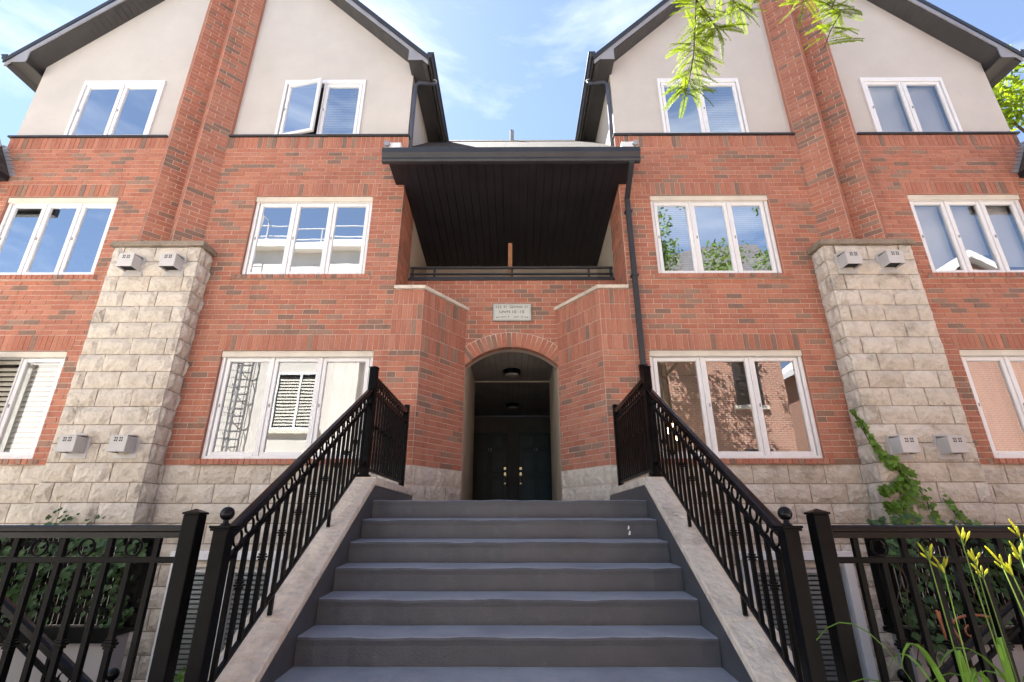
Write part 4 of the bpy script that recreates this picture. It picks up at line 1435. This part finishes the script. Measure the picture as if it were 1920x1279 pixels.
for s in (-1, 1):
    side = 'left' if s < 0 else 'right'
    t = thing('stair_railing', 'black iron railing with ball finial newel along the %s edge of the stairs' % side, 'railing', (s * 1.50, -4.3, 0.36))
    X = s * 1.49
    ct = lambda y: CB(y) + CT
    sq_post(t, X, -4.30, 0.36, 1.555, 0.078, ball=True)
    sq_post(t, X, -1.90, CB(0) + CT + .012, 3.185, 0.082)
    sq_post(t, X, -0.125, CB(0) + CT + .012, 3.17, 0.068)
    rail_run(t, (X, -4.262, ct(-4.262) + .125), (X, -1.952, ct(-1.99) + .15), 0.610, 0.765, 0.112, bw=0.0115, ring=0.044, collar_z=0.36, ring_every=1, stubs=False)
    rail_run(t, (X, -1.85, 2.115), (X, -0.17, 2.115), 0.82, 0.975, 0.115, bw=0.0115, ring=0.042, collar_z=0.46, ring_every=1, stubs=False)
    for y in (-3.6, -2.75):
        MB().box(X - .012, X + .012, y - .012, y + .012, ct(y) + .002, ct(y) + .115).obj('foot', 'iron', t)
    t = thing('front_fence', 'black iron fence with ring frieze along the walkway %s of the stairs' % side, 'fence', (s * 5.0, -4.3, 0.36))
    xs = [1.66, 4.1, 6.6, 9.1]
    for i, x in enumerate(xs):
        sq_post(t, s * x, -4.30, 0.42, 1.625, 0.082, name='fence_post')
    for a, b in zip(xs[:-1], xs[1:]):
        p_, q_ = (s * (a + .041), -4.30, 0.52), (s * (b - .041), -4.30, 0.52)
        rail_run(t, p_, q_, 0.882, 1.028, 0.125, bw=0.0130, ring=0.041, collar_z=0.50, ring_every=2, phase=0 if s < 0 else 0)
    x0, x1 = span(s, 1.66, 12)
    cw = MB().box(x0, x1, -4.419, -4.18, -0.95, 0.42).obj('kerb_wall', 'court_plaster')
    tag(cw, 'low rendered kerb wall under the fence %s of the stairs' % side, 'wall')

# ------------------------------------------------------------------ sunken courts beside the stairs
def court(s):
    side = 'left' if s < 0 else 'right'
    x0, x1 = span(s, 3.15, 9.0)
    w = thing('garden_wall', 'grey rendered planter wall in the sunken court %s of the stairs' % side, 'wall', (s * 6, -2.5, -0.9))
    MB().box(x0, x1, -2.62, -2.42, -0.9, 0.74).obj('wall_panel', 'court_plaster', w, bevel=0.01)
    b0, b1 = span(s, 3.13, 9.0)
    pb = MB().box(b0, b1, -2.66, -2.60, 0.70, 0.80)
    pb.box(b0, b1, -2.60, -2.36, 0.741, 0.78)
    pb.obj('planter_edge', 'iron', w, bevel=0.006)
    # picket rail on top
    t = thing('planter_railing', 'black picket railing overgrown with creeper in the %s court' % side, 'railing', (s * 5, -2.4, 0.8))
    for z in (0.88, 1.40):
        MB().box(b0, b1, -2.42, -2.385, z, z + .035).obj('rail', 'iron', t)
    pk = MB().box(-.012, .012, -.012, .012, 0, .70).mesh('picket', 'iron')
    n = 84
    for i in range(n):
        x = s * (3.2 + i * 0.048)
        inst('picket', pk, t, Matrix.Translation((x, -2.40, 0.79)))
    for x in (3.2, 5.4, 7.6):
        MB().box(s * x - .05, s * x + .05, -2.45, -2.35, 0.781, 1.56).obj('post', 'iron', t, bevel=0.005)
    # steps down into the court, with a sloping handrail
    cs = thing('court_steps', 'concrete steps going down behind the fence on the %s' % side, 'stairs', (s * 3.2, -3.85, -0.9))
    for i in range(7):
        a, b = span(s, 2.42 + i * 0.27, 2.42 + (i + 1) * 0.27)
        MB().box(a, b, -4.17, -3.60, -0.9, -0.72 + i * 0.18).obj('step', 'court_floor', cs, bevel=0.01)
    a, b = span(s, 2.42 + 7 * .27, 6.0)
    MB().box(a, b, -4.17, -3.60, -0.9, 0.40).obj('landing', 'court_floor', cs, bevel=0.01)
    t = thing('court_handrail', 'sloping black iron handrail behind the %s fence' % side, 'handrail', (s * 3.2, -3.57, -0.6))
    sq_post(t, s * 2.415, -3.56, -0.9, 0.64, 0.085, ball=True)
    sq_post(t, s * 4.36, -3.56, 0.40, 1.98, 0.085)
    rail_run(t, (s * 2.46, -3.56, -0.22), (s * 4.32, -3.56, 1.02), 0.70, 0.82, 0.125, ring=0.036, collar_z=0.4, ring_every=2)
court(-1)
court(1)

# ------------------------------------------------------------------ plants
def leaf_mesh(name, mat, lobed=True, fold=0.18):
    m = MB()
    if lobed:
        pts = [(0, 0), (.30, -.10), (.52, .12), (.40, .34), (.50, .62), (.24, .66), (0, 1.0), (-.24, .66), (-.50, .62), (-.40, .34), (-.52, .12), (-.30, -.10)]
    else:
        pts = [(0, 0), (.26, .10), (.40, .36), (.32, .66), (0, 1.0), (-.32, .66), (-.40, .36), (-.26, .10)]
    v = [(x, -fold * abs(x) - 0.12 * z * z, z - .4) for x, z in pts] + [(0, 0.02, 0.0)]
    n = len(pts)
    m.add(v, [(i, (i + 1) % n, n) for i in range(n)])
    return m.mesh(name, mat)
IVY_ME = [leaf_mesh('leaf', 'ivy', True, f) for f in (0.1, 0.2, 0.3)]
CREEP_ME = [leaf_mesh('leaf', 'creeper', True, 0.2), leaf_mesh('leaf', 'creeper', False, 0.15)]

def leaf_matrix(p, size, nrm, rd, droop=0.5):
    """leaf standing off a wall; tip hangs down"""
    n = (Vector(nrm) + Vector((rd.uniform(-.5, .5), rd.uniform(-.3, .3), rd.uniform(0.0, droop)))).normalized()
    tip = Vector((rd.uniform(-.8, .8), 0, -1)).normalized()
    Z = (tip - n * tip.dot(n)).normalized()
    Y = -n
    X = Y.cross(Z).normalized()
    M = Matrix(((X.x, Y.x, Z.x, p[0]), (X.y, Y.y, Z.y, p[1]), (X.z, Y.z, Z.z, p[2]), (0, 0, 0, 1)))
    return M @ Matrix.Scale(size, 4)

def poly_at(path, u):
    u = max(0, min(0.9999, u)) * (len(path) - 1)
    i = int(u)
    return Vector(path[i]).lerp(Vector(path[i + 1]), u - i)

rd = random.Random(11)
ivy = thing('climbing_ivy', 'bright green ivy climbing the right stone pier', 'ivy', (5.0, -0.34, 1.2))
paths = [([(4.84, -.16, 3.08), (4.85, -.25, 2.84), (4.87, -.33, 2.60), (4.97, -.35, 2.42), (5.09, -.35, 2.30), (5.19, -.35, 2.19), (5.19, -.36, 2.02), (5.11, -.36, 1.83), (4.98, -.36, 1.6), (5.0, -.36, 1.2)], 165, (0.02, 0.16)),
         ([(5.20, -.36, 2.10), (5.02, -.36, 2.03), (4.90, -.36, 2.0), (4.86, -.30, 1.98)], 44, (0.05, 0.06)),
         ([(5.10, -.36, 1.84), (4.93, -.36, 1.79), (4.86, -.30, 1.78)], 38, (0.06, 0.06)),
         ([(5.30, -.36, 2.06), (5.39, -.36, 1.86), (5.38, -.36, 1.73), (5.46, -.36, 1.60), (5.5, -.36, 1.3)], 22, (0.05, 0.10)),
         ([(5.60, -.36, 1.90), (5.66, -.36, 1.82), (5.70, -.36, 1.70), (5.80, -.36, 1.58), (5.7, -.36, 1.2)], 24, (0.05, 0.10))]
for path, n, sp in paths:
    MB().tube([(p[0], p[1] + .012, p[2]) for p in path], [0.006] * len(path), 5).obj('vine_stem', 'bark', ivy)
    for i in range(n):
        u = (i + rd.random()) / n
        p = poly_at(path, u)
        r = sp[0] + (sp[1] - sp[0]) * min(1, u * 1.3)
        q = p + Vector((rd.gauss(0, r * .55), -rd.uniform(.0, .05), rd.gauss(0, r * .4)))
        if q.x < 4.86 and q.y < -.28:
            q.x = 4.86
        inst('leaf', rd.choice(IVY_ME), ivy, leaf_matrix(q, rd.uniform(.05, .115) * (0.75 + 0.4 * u), (0, -1, 0.1), rd))

def creeper(label, x0, x1, y, z0, z1, n, seed, extra=(), stems=9, trim=1.0):
    rd = random.Random(seed)
    t = thing('creeper', label, 'creeper', ((x0 + x1) / 2, y, z0))
    for i in range(stems):
        x = x0 + (x1 - x0) * (i + .5) / stems
        pts = [(x + .06 * math.sin(k * 1.7 + i), y + .02 * math.cos(k + i), z0 + (z1 - z0) * trim * k / 6) for k in range(7)]
        MB().tube(pts, 0.004, 5).obj('stem', 'bark', t)
    xs_ = []
    for i in range(n):
        x, z = rd.uniform(x0, x1), z0 + (z1 - z0) * rd.random() ** 0.8
        clump = math.sin(x * 5.1 + 1.3) * math.sin(z * 6.7 + x * 2)
        if clump < -0.35 and rd.random() < .85:
            continue
        xs_.append(((x, y + rd.gauss(0, .07), z + .05 * math.sin(x * 4)), rd.uniform(.04, .075)))
    xs_ += [((a, y + rd.gauss(0, .03), b), rd.uniform(.05, .085)) for a, b in extra]
    for p, sz in xs_[:300]:
        inst('leaf', rd.choice(CREEP_ME), t, leaf_matrix(p, sz, (0, -1, 0.25), rd, 0.9))
    if len(xs_) > 300:
        m = MB()
        for p, sz in xs_[300:]:
            me = rd.choice(CREEP_ME)
            M = leaf_matrix(p, sz, (0, -1, 0.25), rd, 0.9)
            m.add([M @ v.co for v in me.vertices], [tuple(f.vertices) for f in me.polygons])
        m.obj('leaves', 'creeper', t)['kind'] = 'stuff'
creeper('dark green creeper covering the picket railing in the left court', -5.6, -3.15, -2.46, 0.72, 1.55, 1700, 3)
creeper('dark green creeper covering the picket railing in the right court', 3.2, 5.8, -2.46, 0.72, 1.60, 1700, 5)
creeper('thin creeper sprays against the foot of the left stone pier', -6.2, -5.2, -0.40, 0.5, 1.72, 130, 9, stems=5, trim=0.85)
rd = random.Random(5)
sh = thing('court_shrub', 'small green shrub in the court seen between the left newel posts', 'shrub', (-3.75, -0.35, -0.9))
MB().tube([(-3.75, -.35, -.9), (-3.74, -.36, -.3)], [.02, .008], 6).obj('trunk', 'bark', sh)
for i in range(150):
    a = Vector((rd.gauss(0, 1), rd.gauss(0, 1), rd.gauss(0, 1))).normalized() * rd.uniform(.12, .30)
    inst('leaf', rd.choice(IVY_ME), sh, leaf_matrix((-3.75 + a.x, -.36 + a.y * .6, -.28 + a.z), rd.uniform(.05, .08), (0, -1, .3), rd))

# ivy trailing down the facade of the right court
creeper('leafy creeper trailing on the right garden wall edge', 3.12, 3.45, -2.66, 0.55, 1.45, 110, 15)

# plant stand
t = thing('plant_stand', 'coppery wire plant stand with scrolls in the right court', 'plant stand', (3.1, -3.3, 0.4))
for a in range(4):
    x = 2.93 + a * 0.03
    MB().tube([(x - .02, -3.3 + a * .02, 1.03 - a * .01), (x, -3.3, 0.85), (x + .03, -3.3, 0.70), (x + .06, -3.3, 0.36)], .008, 6).obj('leg', 'copper', t)
arc_pts = [(3.16 + .16 * math.cos(k * math.pi / 10), -3.3, .95 + .05 * math.sin(k * math.pi / 10)) for k in range(11)]
MB().tube(arc_pts, .009, 6).obj('rim', 'copper', t, smooth=True)
for cx, q in ((3.10, 1), (3.22, -1)):
    pts = [(cx + q * (.05 - .0035 * k) * math.cos(k * .62), -3.3, .90 + (.05 - .0035 * k) * math.sin(k * .62)) for k in range(13)]
    MB().tube(pts, .006, 5).obj('scroll', 'copper', t, smooth=True)

# daylilies in front of the right fence
def lily(base, stems, leaves, label, seed):
    rd = random.Random(seed)
    bx, by, bz = base
    t = thing('daylily', label, 'plant', base, 'daylilies in front of the right fence')
    for tip in stems:
        p0, p3 = Vector((bx + rd.uniform(-.03, .03), by + rd.uniform(-.03, .03), bz)), Vector(tip)
        mid = p0.lerp(p3, .55) + Vector((rd.uniform(-.03, .03), 0, .02))
        pts = []
        for k in range(9):
            u = k / 8
            pts.append(p0 * (1 - u) ** 2 + mid * 2 * u * (1 - u) + p3 * u * u)
        st = MB().tube(pts, [.0034 - .0012 * k / 8 for k in range(9)], 6).obj('stem', 'stem', t, smooth=True)
        d0 = (pts[-1] - pts[-3]).normalized()
        for b in range(rd.randint(4, 6)):
            d = (d0 + Vector((rd.uniform(-.9, .9), rd.uniform(-.7, .7), rd.uniform(.0, .6)))).normalized()
            root = p3 - d0 * rd.uniform(0, .05)
            L = rd.uniform(.025, .055)
            q = root + d * rd.uniform(.01, .03)
            MB().tube([root, q], .0018, 5).obj('pedicel', 'stem', st)
            MB().tube([q, q + d * L * .35, q + d * L * .75, q + d * L], [.0022, .0048, .0042, .0012], 7).obj('bud', 'bud', st, smooth=True)
    for k in range(leaves):
        a = rd.uniform(0, 2 * math.pi)
        H, W = rd.uniform(.70, 1.12), rd.uniform(.25, .60)
        m = MB()
        prev = None
        for j in range(11):
            u = j / 10
            r = W * u
            z = H * (1.9 * u - 1.25 * u * u)
            wd = .013 * (1 - u ** 3) + .001
            c = Vector((bx + math.cos(a) * r, by + math.sin(a) * r * .6, bz + z))
            sv = Vector((-math.sin(a), math.cos(a), 0)) * wd
            cur = (c - sv, c + Vector((0, 0, -.004)), c + sv)
            if prev:
                m.quad(prev[0], prev[1], cur[1], cur[0])
                m.quad(prev[1], prev[2], cur[2], cur[1])
            prev = cur
        m.obj('leaf', 'lily_leaf', t, smooth=True)
lily((1.90, -4.72, 0.36), [(1.845, -4.75, 1.47), (1.875, -4.78, 1.42)], 9, 'leftmost daylily with yellow buds before the right fence', 21)
lily((2.08, -4.70, 0.36), [(2.01, -4.75, 1.53), (2.05, -4.74, 1.44), (2.10, -4.7, 1.37)], 10, 'middle daylily with tall yellow budded stems before the right fence', 22)
lily((2.26, -4.74, 0.36), [(2.15, -4.75, 1.43), (2.20, -4.73, 1.40), (2.27, -4.75, 1.54), (2.29, -4.7, 1.45)], 10, 'rightmost daylily at the picture edge before the right fence', 23)

# honey locust: trunk behind and right of the viewer, boughs reaching over the stairs
def frond_mesh(seed, pairs=22):
    rd = random.Random(seed)
    m = MB()
    L = 1.0
    curve = lambda u: Vector((u * L, 0, -.22 * u * u))
    m.tube([curve(k / 6) for k in range(7)], [.008] * 6 + [.003], 4, cap=False)
    for i in range(pairs):
        u = .10 + .88 * i / (pairs - 1)
        c = curve(u)
        ln = .115 * math.sin(math.pi * (.20 + .66 * u)) + .035
        for sgn in (-1, 1):
            d = Vector((.42 + rd.uniform(-.1, .1), sgn * 1.0, rd.uniform(-.35, .05))).normalized()
            wv = Vector((1, -sgn * .4, 0)).normalized() * .019
            a, b = c, c + d * ln
            mid = c + d * ln * .5 + Vector((0, 0, .012))
            m.add([a, mid - wv, b, mid + wv], [(0, 1, 2), (0, 2, 3)])
    return m.mesh('frond', 'locust')
FRONDS = [frond_mesh(i, 20 + i % 5) for i in range(5)]
tree = thing('honey_locust', 'honey locust with bright fine leaves hanging in from the top right', 'tree', (5.6, -9.6, 0.36))
trunk = [(5.6, -9.6, 0.3), (5.62, -9.58, 2.2), (5.5, -9.5, 4.4), (5.4, -9.35, 6.4), (5.3, -9.2, 8.6), (5.4, -9.1, 11.0)]
MB().tube(trunk, [.19, .16, .14, .12, .085, .04], 10).obj('trunk', 'bark', tree, smooth=True)
boughs = [([(5.45, -9.4, 5.6), (4.6, -7.8, 7.4), (3.6, -5.9, 8.1), (2.7, -4.5, 7.7), (1.9, -3.85, 6.9)], (.075, .012)),
          ([(3.6, -5.9, 8.1), (3.5, -4.8, 7.7), (3.25, -4.0, 6.9)], (.03, .008)),
          ([(5.4, -9.35, 6.4), (7.2, -8.6, 8.4), (8.6, -8.2, 9.4)], (.06, .015)),
          ([(5.3, -9.2, 8.2), (4.2, -10.4, 10.2), (3.4, -11, 11.2)], (.06, .015)),
          ([(5.3, -9.2, 8.6), (6.4, -10.4, 10.6), (7.2, -10.9, 11.8)], (.05, .012))]
for pts, (r0, r1) in boughs:
    MB().tube(pts, [r0 + (r1 - r0) * k / (len(pts) - 1) for k in range(len(pts))], 8).obj('bough', 'bark', tree, smooth=True)
rd = random.Random(31)
Y0 = -3.8
twigs = [([(1.9, -3.85, 6.9), (1.79, Y0, 6.27), (1.72, Y0, 5.84), (1.68, Y0, 5.58), (1.60, Y0, 5.26), (1.54, Y0, 5.08)], 84),
         ([(1.79, Y0, 6.27), (1.90, Y0, 5.98), (1.93, Y0 - .03, 5.80)], 30),
         ([(1.9, -3.85, 6.9), (2.1, Y0, 6.35), (2.2, Y0, 6.12)], 32),
         ([(2.7, -4.5, 7.7), (2.45, -4.0, 6.7), (2.42, Y0, 6.28)], 32),
         ([(3.25, -4.0, 6.9), (3.11, Y0, 6.26), (3.05, Y0, 6.15), (3.12, Y0, 6.08), (2.98, Y0, 5.86), (2.87, Y0, 5.64)], 40),
         ([(3.25, -4.0, 6.9), (2.9, Y0, 6.4), (2.78, Y0, 6.2)], 20)]
for pts, n in twigs:
    MB().tube(pts, [.010 - .007 * k / (len(pts) - 1) for k in range(len(pts))], 6).obj('twig', 'bark', tree, smooth=True)
    for i in range(n):
        u = .12 + .88 * (i + rd.random() * .6) / n
        p = poly_at(pts, u)
        a = rd.uniform(0, 2 * math.pi)
        d = Vector((math.cos(a), .55 * math.sin(a), rd.uniform(-.75, .12))).normalized()
        Z = Vector((rd.uniform(-.4, .4), -.5 + rd.uniform(-.5, .5), 1))
        Z = (Z - d * Z.dot(d)).normalized()
        Yv = Z.cross(d)
        sz = rd.uniform(.18, .29)
        M = Matrix(((d.x, Yv.x, Z.x, p.x), (d.y, Yv.y, Z.y, p.y), (d.z, Yv.z, Z.z, p.z), (0, 0, 0, 1))) @ Matrix.Scale(sz, 4)
        inst('frond', rd.choice(FRONDS), tree, M)

def leaf_cloud(name, mat, parent, blobs, n, size, seed):
    rd = random.Random(seed)
    m = MB()
    tot = sum(b[3] ** 2 for b in blobs)
    for bx, by, bz, br in blobs:
        for i in range(int(n * br * br / tot)):
            v = Vector((rd.gauss(0, 1), rd.gauss(0, 1), rd.gauss(0, 1))).normalized() * br * (rd.random() ** .45)
            v.z *= .7
            c = Vector((bx, by, bz)) + v
            a = Vector((rd.gauss(0, 1), rd.gauss(0, 1), rd.gauss(0, .6))).normalized()
            b = a.cross(Vector((rd.gauss(0, 1), rd.gauss(0, 1), rd.gauss(0, 1)))).normalized()
            s_ = size * rd.uniform(.6, 1.4)
            m.add([c - a * s_, c + b * s_ * .4, c + a * s_, c - b * s_ * .4], [(0, 1, 2, 3)])
    o = m.obj(name, mat, parent)
    o['kind'] = 'stuff'
    return o
rdb = random.Random(77)
bl = [(5.4 + rdb.gauss(0, 1.6), -9.3 + rdb.gauss(0, .9), 10.6 + rdb.gauss(0, 1.3), rdb.uniform(.5, 1.0)) for _ in range(26)]
bl += [(4.7, -8.0, 7.9, .6), (3.8, -6.6, 8.6, .6), (2.9, -5.0, 8.3, .5), (8.2, -8.3, 9.2, .8), (3.5, -11, 11.2, .8)]
leaf_cloud('crown', 'tree_leaf', tree, bl, 7500, .085, 4)

def far_tree(x, y, h, r, label, seed):
    rd = random.Random(seed)
    t = thing('background_tree', label, 'tree', (x, y, -1.0))
    MB().tube([(x, y, -1), (x + .2, y, h * .4), (x, y + .2, h * .75)], [.35, .26, .1], 9).obj('trunk', 'bark', t, smooth=True)
    for k in range(6):
        a = k * 1.05
        MB().tube([(x + .1, y, h * (.42 + .05 * k)), (x + math.cos(a) * r * .5, y + math.sin(a) * r * .5, h * (.62 + .04 * k))], [.12, .03], 6).obj('bough', 'bark', t)
    bl = [(x + rd.gauss(0, r * .45), y + rd.gauss(0, r * .45), h * .74 + rd.gauss(0, r * .42), rd.uniform(r * .16, r * .32)) for _ in range(34)]
    leaf_cloud('crown', 'locust', t, bl, 9000, .17, seed)
far_tree(21.2, 8.0, 23.0, 4.8, 'sunlit green tree rising behind the right townhouse roof', 41)

# ------------------------------------------------------------------ roofs of the outer porches beside each townhouse
for s in (-1, 1):
    side = 'left' if s < 0 else 'right'
    t = thing('porch_roof', 'dark hipped porch roof at the %s edge with stepped lead flashing' % side, 'porch roof', (s * 10.5, -0.3, 7.1))
    r = MB()
    A_, B_, C_, D_ = (s * 8.80, -.72, 7.30), (s * 13.5, -.72, 7.30), (s * 13.5, -.012, 8.15), (s * 9.28, -.012, 8.15)
    E_ = (s * 8.80, -.012, 7.30)
    r.add([A_, B_, C_, D_, E_], [(0, 1, 2, 3), (0, 3, 4)])
    r.obj('roof_slope', 'shingle', t)
    x0, x1 = span(s, 8.80, 13.5)
    MB().box(x0, x1, -.70, -.012, 7.20, 7.298).obj('soffit', 'black_soffit', t)
    MB().box(x0 - .0, x1, -.80, -.702, 7.14, 7.32).obj('gutter', 'dark_metal', t, bevel=.01)
    for k in range(8):
        za = zk(58 + k)
        xa = 8.80 + (za - 7.30) / .85 * .48
        a, b = span(s, xa - .115, xa + .05)
        tri = [(s * (xa - .13), -.0175, za + .01), (s * (xa + .06), -.0175, za + .01), (s * (xa + .06), -.0175, za + U), (s * (xa - .01), -.0175, za + U)]
        MB().prism(tri, (0, .003 + .0003 * k, 0)).obj('step_flashing', 'fascia', t)

# ------------------------------------------------------------------ houses across the walkway (seen in the window reflections)
def far_window(parent, x0, x1, z0, z1, y, shutters=False, sill='cream', frame='white'):
    m = MB()
    ring_boxes(m, x0, x1, z0, z1, y + .001, y + .08, .07)
    m.box((x0 + x1) / 2 - .04, (x0 + x1) / 2 + .04, y + .001, y + .07, z0 + .07, z1 - .07)
    if frame != 'white':
        m.box(x0 + .07, x1 - .07, y + .001, y + .06, (z0 + z1) / 2 - .03, (z0 + z1) / 2 + .03)
    w = m.obj('window', frame, parent)
    MB().box(x0 + .06, x1 - .06, y + .012, y + .020, z0 + .06, z1 - .06).obj('pane', 'dark', w)
    if shutters:
        n = int((z1 - z0 - .3) / .13)
        for i in range(n):
            z = z0 + .15 + i * .13
            MB().box(x0 + .12, x1 - .12, y + .022, y + .034, z, z + .07).obj('louver', 'shutter', w)
    MB().box(x0 - .15, x1 + .15, y + .002, y + .14, z0 - .16, z0 - .004).obj('sill', sill, w)

YO = -12.0
def far_brick_mat():
    m, t, b = base_mat('sunlit_far_brick')
    g = t.nodes.new('ShaderNodeNewGeometry')
    sp = t.nodes.new('ShaderNodeSeparateXYZ')
    t.links.new(g.outputs['Position'], sp.inputs[0])
    cb = t.nodes.new('ShaderNodeCombineXYZ')
    ad = N(t, 'ShaderNodeMath', operation='ADD')
    t.links.new(sp.outputs['X'], ad.inputs[0])
    t.links.new(sp.outputs['Y'], ad.inputs[1])
    t.links.new(ad.outputs[0], cb.inputs['X'])
    t.links.new(sp.outputs['Z'], cb.inputs['Y'])
    br = t.nodes.new('ShaderNodeTexBrick')
    br.inputs['Color1'].default_value = (0.33, 0.12, 0.07, 1)
    br.inputs['Color2'].default_value = (0.22, 0.075, 0.05, 1)
    br.inputs['Mortar'].default_value = (0.45, 0.38, 0.31, 1)
    br.inputs['Scale'].default_value = 1.0
    br.inputs['Mortar Size'].default_value = 0.012
    br.inputs['Brick Width'].default_value = 0.24
    br.inputs['Row Height'].default_value = 0.085
    t.links.new(cb.outputs[0], br.inputs['Vector'])
    t.links.new(br.outputs['Color'], b.inputs['Base Color'])
    b.inputs['Roughness'].default_value = 0.9
    return m
MAT['far_brick'] = far_brick_mat()

t = thing('stucco_house', 'pale stucco flat roofed house across the walkway reflected in the left windows', 'house', (-11.3, -16, 0.3))
MB().box(-16.5, -6.3, -20, YO, 0.34, 13.0).obj('wall', 'far_stucco', t)
MB().box(-16.9, -5.9, -20.4, YO + .40, 13.0, 13.35).obj('cornice', 'far_stucco', t)
MB().box(-16.6, -6.2, YO - .05, YO + .10, 4.0, 4.22).obj('band', 'cream', t)
for x0, z0 in ((-9.6, 5.1), (-9.6, 9.0), (-14.6, 5.1), (-14.6, 9.0), (-9.6, 1.2), (-14.6, 1.2)):
    far_window(t, x0, x0 + 1.9, z0, z0 + 2.3, YO, True)
for z in (13.85, 14.4):
    MB().tube([(-16.6, YO - .2, z), (-6.2, YO - .2, z), (-6.2, -19.5, z)], .03, 6).obj('roof_rail', 'pipe', t)
for x in (-16.6, -14.0, -11.6, -9.0, -6.2):
    MB().tube([(x, YO - .2, 13.3), (x, YO - .2, 14.4)], .03, 6).obj('rail_post', 'pipe', t)
for x in (-11.7, -11.1):
    MB().tube([(x, YO + .35, 2.0), (x, YO + .35, 13.5), (x + .05, YO + .3, 14.6), (x + .1, YO - .1, 14.6), (x + .1, YO - .15, 13.4)], .035, 6).obj('ladder_rail', 'pipe', t)
for k in range(38):
    MB().tube([(-11.7, YO + .35, 2.3 + k * .3), (-11.1, YO + .35, 2.3 + k * .3)], .018, 5).obj('ladder_rung', 'pipe', t)
for k in range(9):
    z = 4.6 + k * 1.0
    MB().tube([(-11.4 + .42 * math.cos(a), YO + .38 + .55 * math.sin(a), z) for a in [math.pi * j / 8 for j in range(9)]], .02, 5).obj('ladder_hoop', 'pipe', t)
for a in (.2, .35, .5, .65, .8):
    MB().tube([(-11.4 + .42 * math.cos(math.pi * a), YO + .38 + .55 * math.sin(math.pi * a), 4.6), (-11.4 + .42 * math.cos(math.pi * a), YO + .38 + .55 * math.sin(math.pi * a), 12.6)], .015, 5).obj('ladder_cage', 'pipe', t)

t = thing('brick_house', 'red brick house across the walkway reflected in the right windows', 'house', (6, -16, 0.3))
MB().box(1.0, 11.1, -20, YO, 0.34, 11.0).obj('wall', 'far_brick', t)
MB().prism([(.5, YO + .5, 10.9), (11.6, YO + .5, 10.9), (10.4, YO + .5, 13.0), (8.6, YO + .5, 13.0)], (0, -9, 0)).obj('roof', 'far_roof', t)
for x0, z0 in ((9.0, 6.0), (9.0, 2.2), (5.2, 6.0), (5.2, 2.2), (2.0, 6.0), (2.0, 2.2)):
    far_window(t, x0, x0 + 1.1, z0, z0 + 2.1, YO, False, 'cream', 'dark_metal')
t = thing('gabled_house', 'pale gabled house far behind the viewer reflected in the outer right windows', 'house', (21, -17, 0.3))
MB().prism([(15.5, -13.5, .34), (28, -13.5, .34), (28, -13.5, 9.2), (21.7, -13.5, 13.4), (15.5, -13.5, 9.2)], (0, -8, 0)).obj('wall', 'far_brick', t)
MB().prism([(15.0, -13.2, 9.0), (21.7, -13.2, 13.5), (28.5, -13.2, 9.0), (28.5, -13.2, 9.3), (21.7, -13.2, 13.85), (15.0, -13.2, 9.3)], (0, -8.6, 0)).obj('roof', 'white', t)
t = thing('hipped_house', 'hip roofed house far behind the viewer reflected in the outer left windows', 'house', (-23, -17, 0.3))
MB().box(-28, -18.3, -21, -13.0, .34, 9.0).obj('wall', 'far_stucco', t)
r = MB().add([(-28.5, -12.5, 9), (-17.8, -12.5, 9), (-17.8, -21.5, 9), (-28.5, -21.5, 9), (-25, -16, 13.0), (-21, -16, 13.0)], [(0, 1, 5, 4), (1, 2, 5), (2, 3, 4, 5), (3, 0, 4), (0, 3, 2, 1)])
r.obj('roof', 'far_roof', t)

# warm pendant bulbs inside the right ground-floor room
for i, (x, z) in enumerate(((2.62, 3.05), (2.75, 2.93), (2.70, 3.12))):
    t = thing('pendant_bulb', ['warm bulb hanging lowest left in the right ground floor window', 'warm bulb hanging lowest in the right ground floor window', 'warm bulb hanging highest in the right ground floor window'][i], 'lamp', (x, 1.2, z), 'bulbs in the right ground floor room')
    MB().tube([(x, 1.2, z + .05), (x, 1.2, 4.2)], .004, 5).obj('cord', 'dark', t)
    MB().lathe((x, 1.2, z), [(.005, -.045), (.028, -.03), (.035, 0), (.025, .03), (.012, .05)], 12).obj('bulb', 'bulb', t, smooth=True)
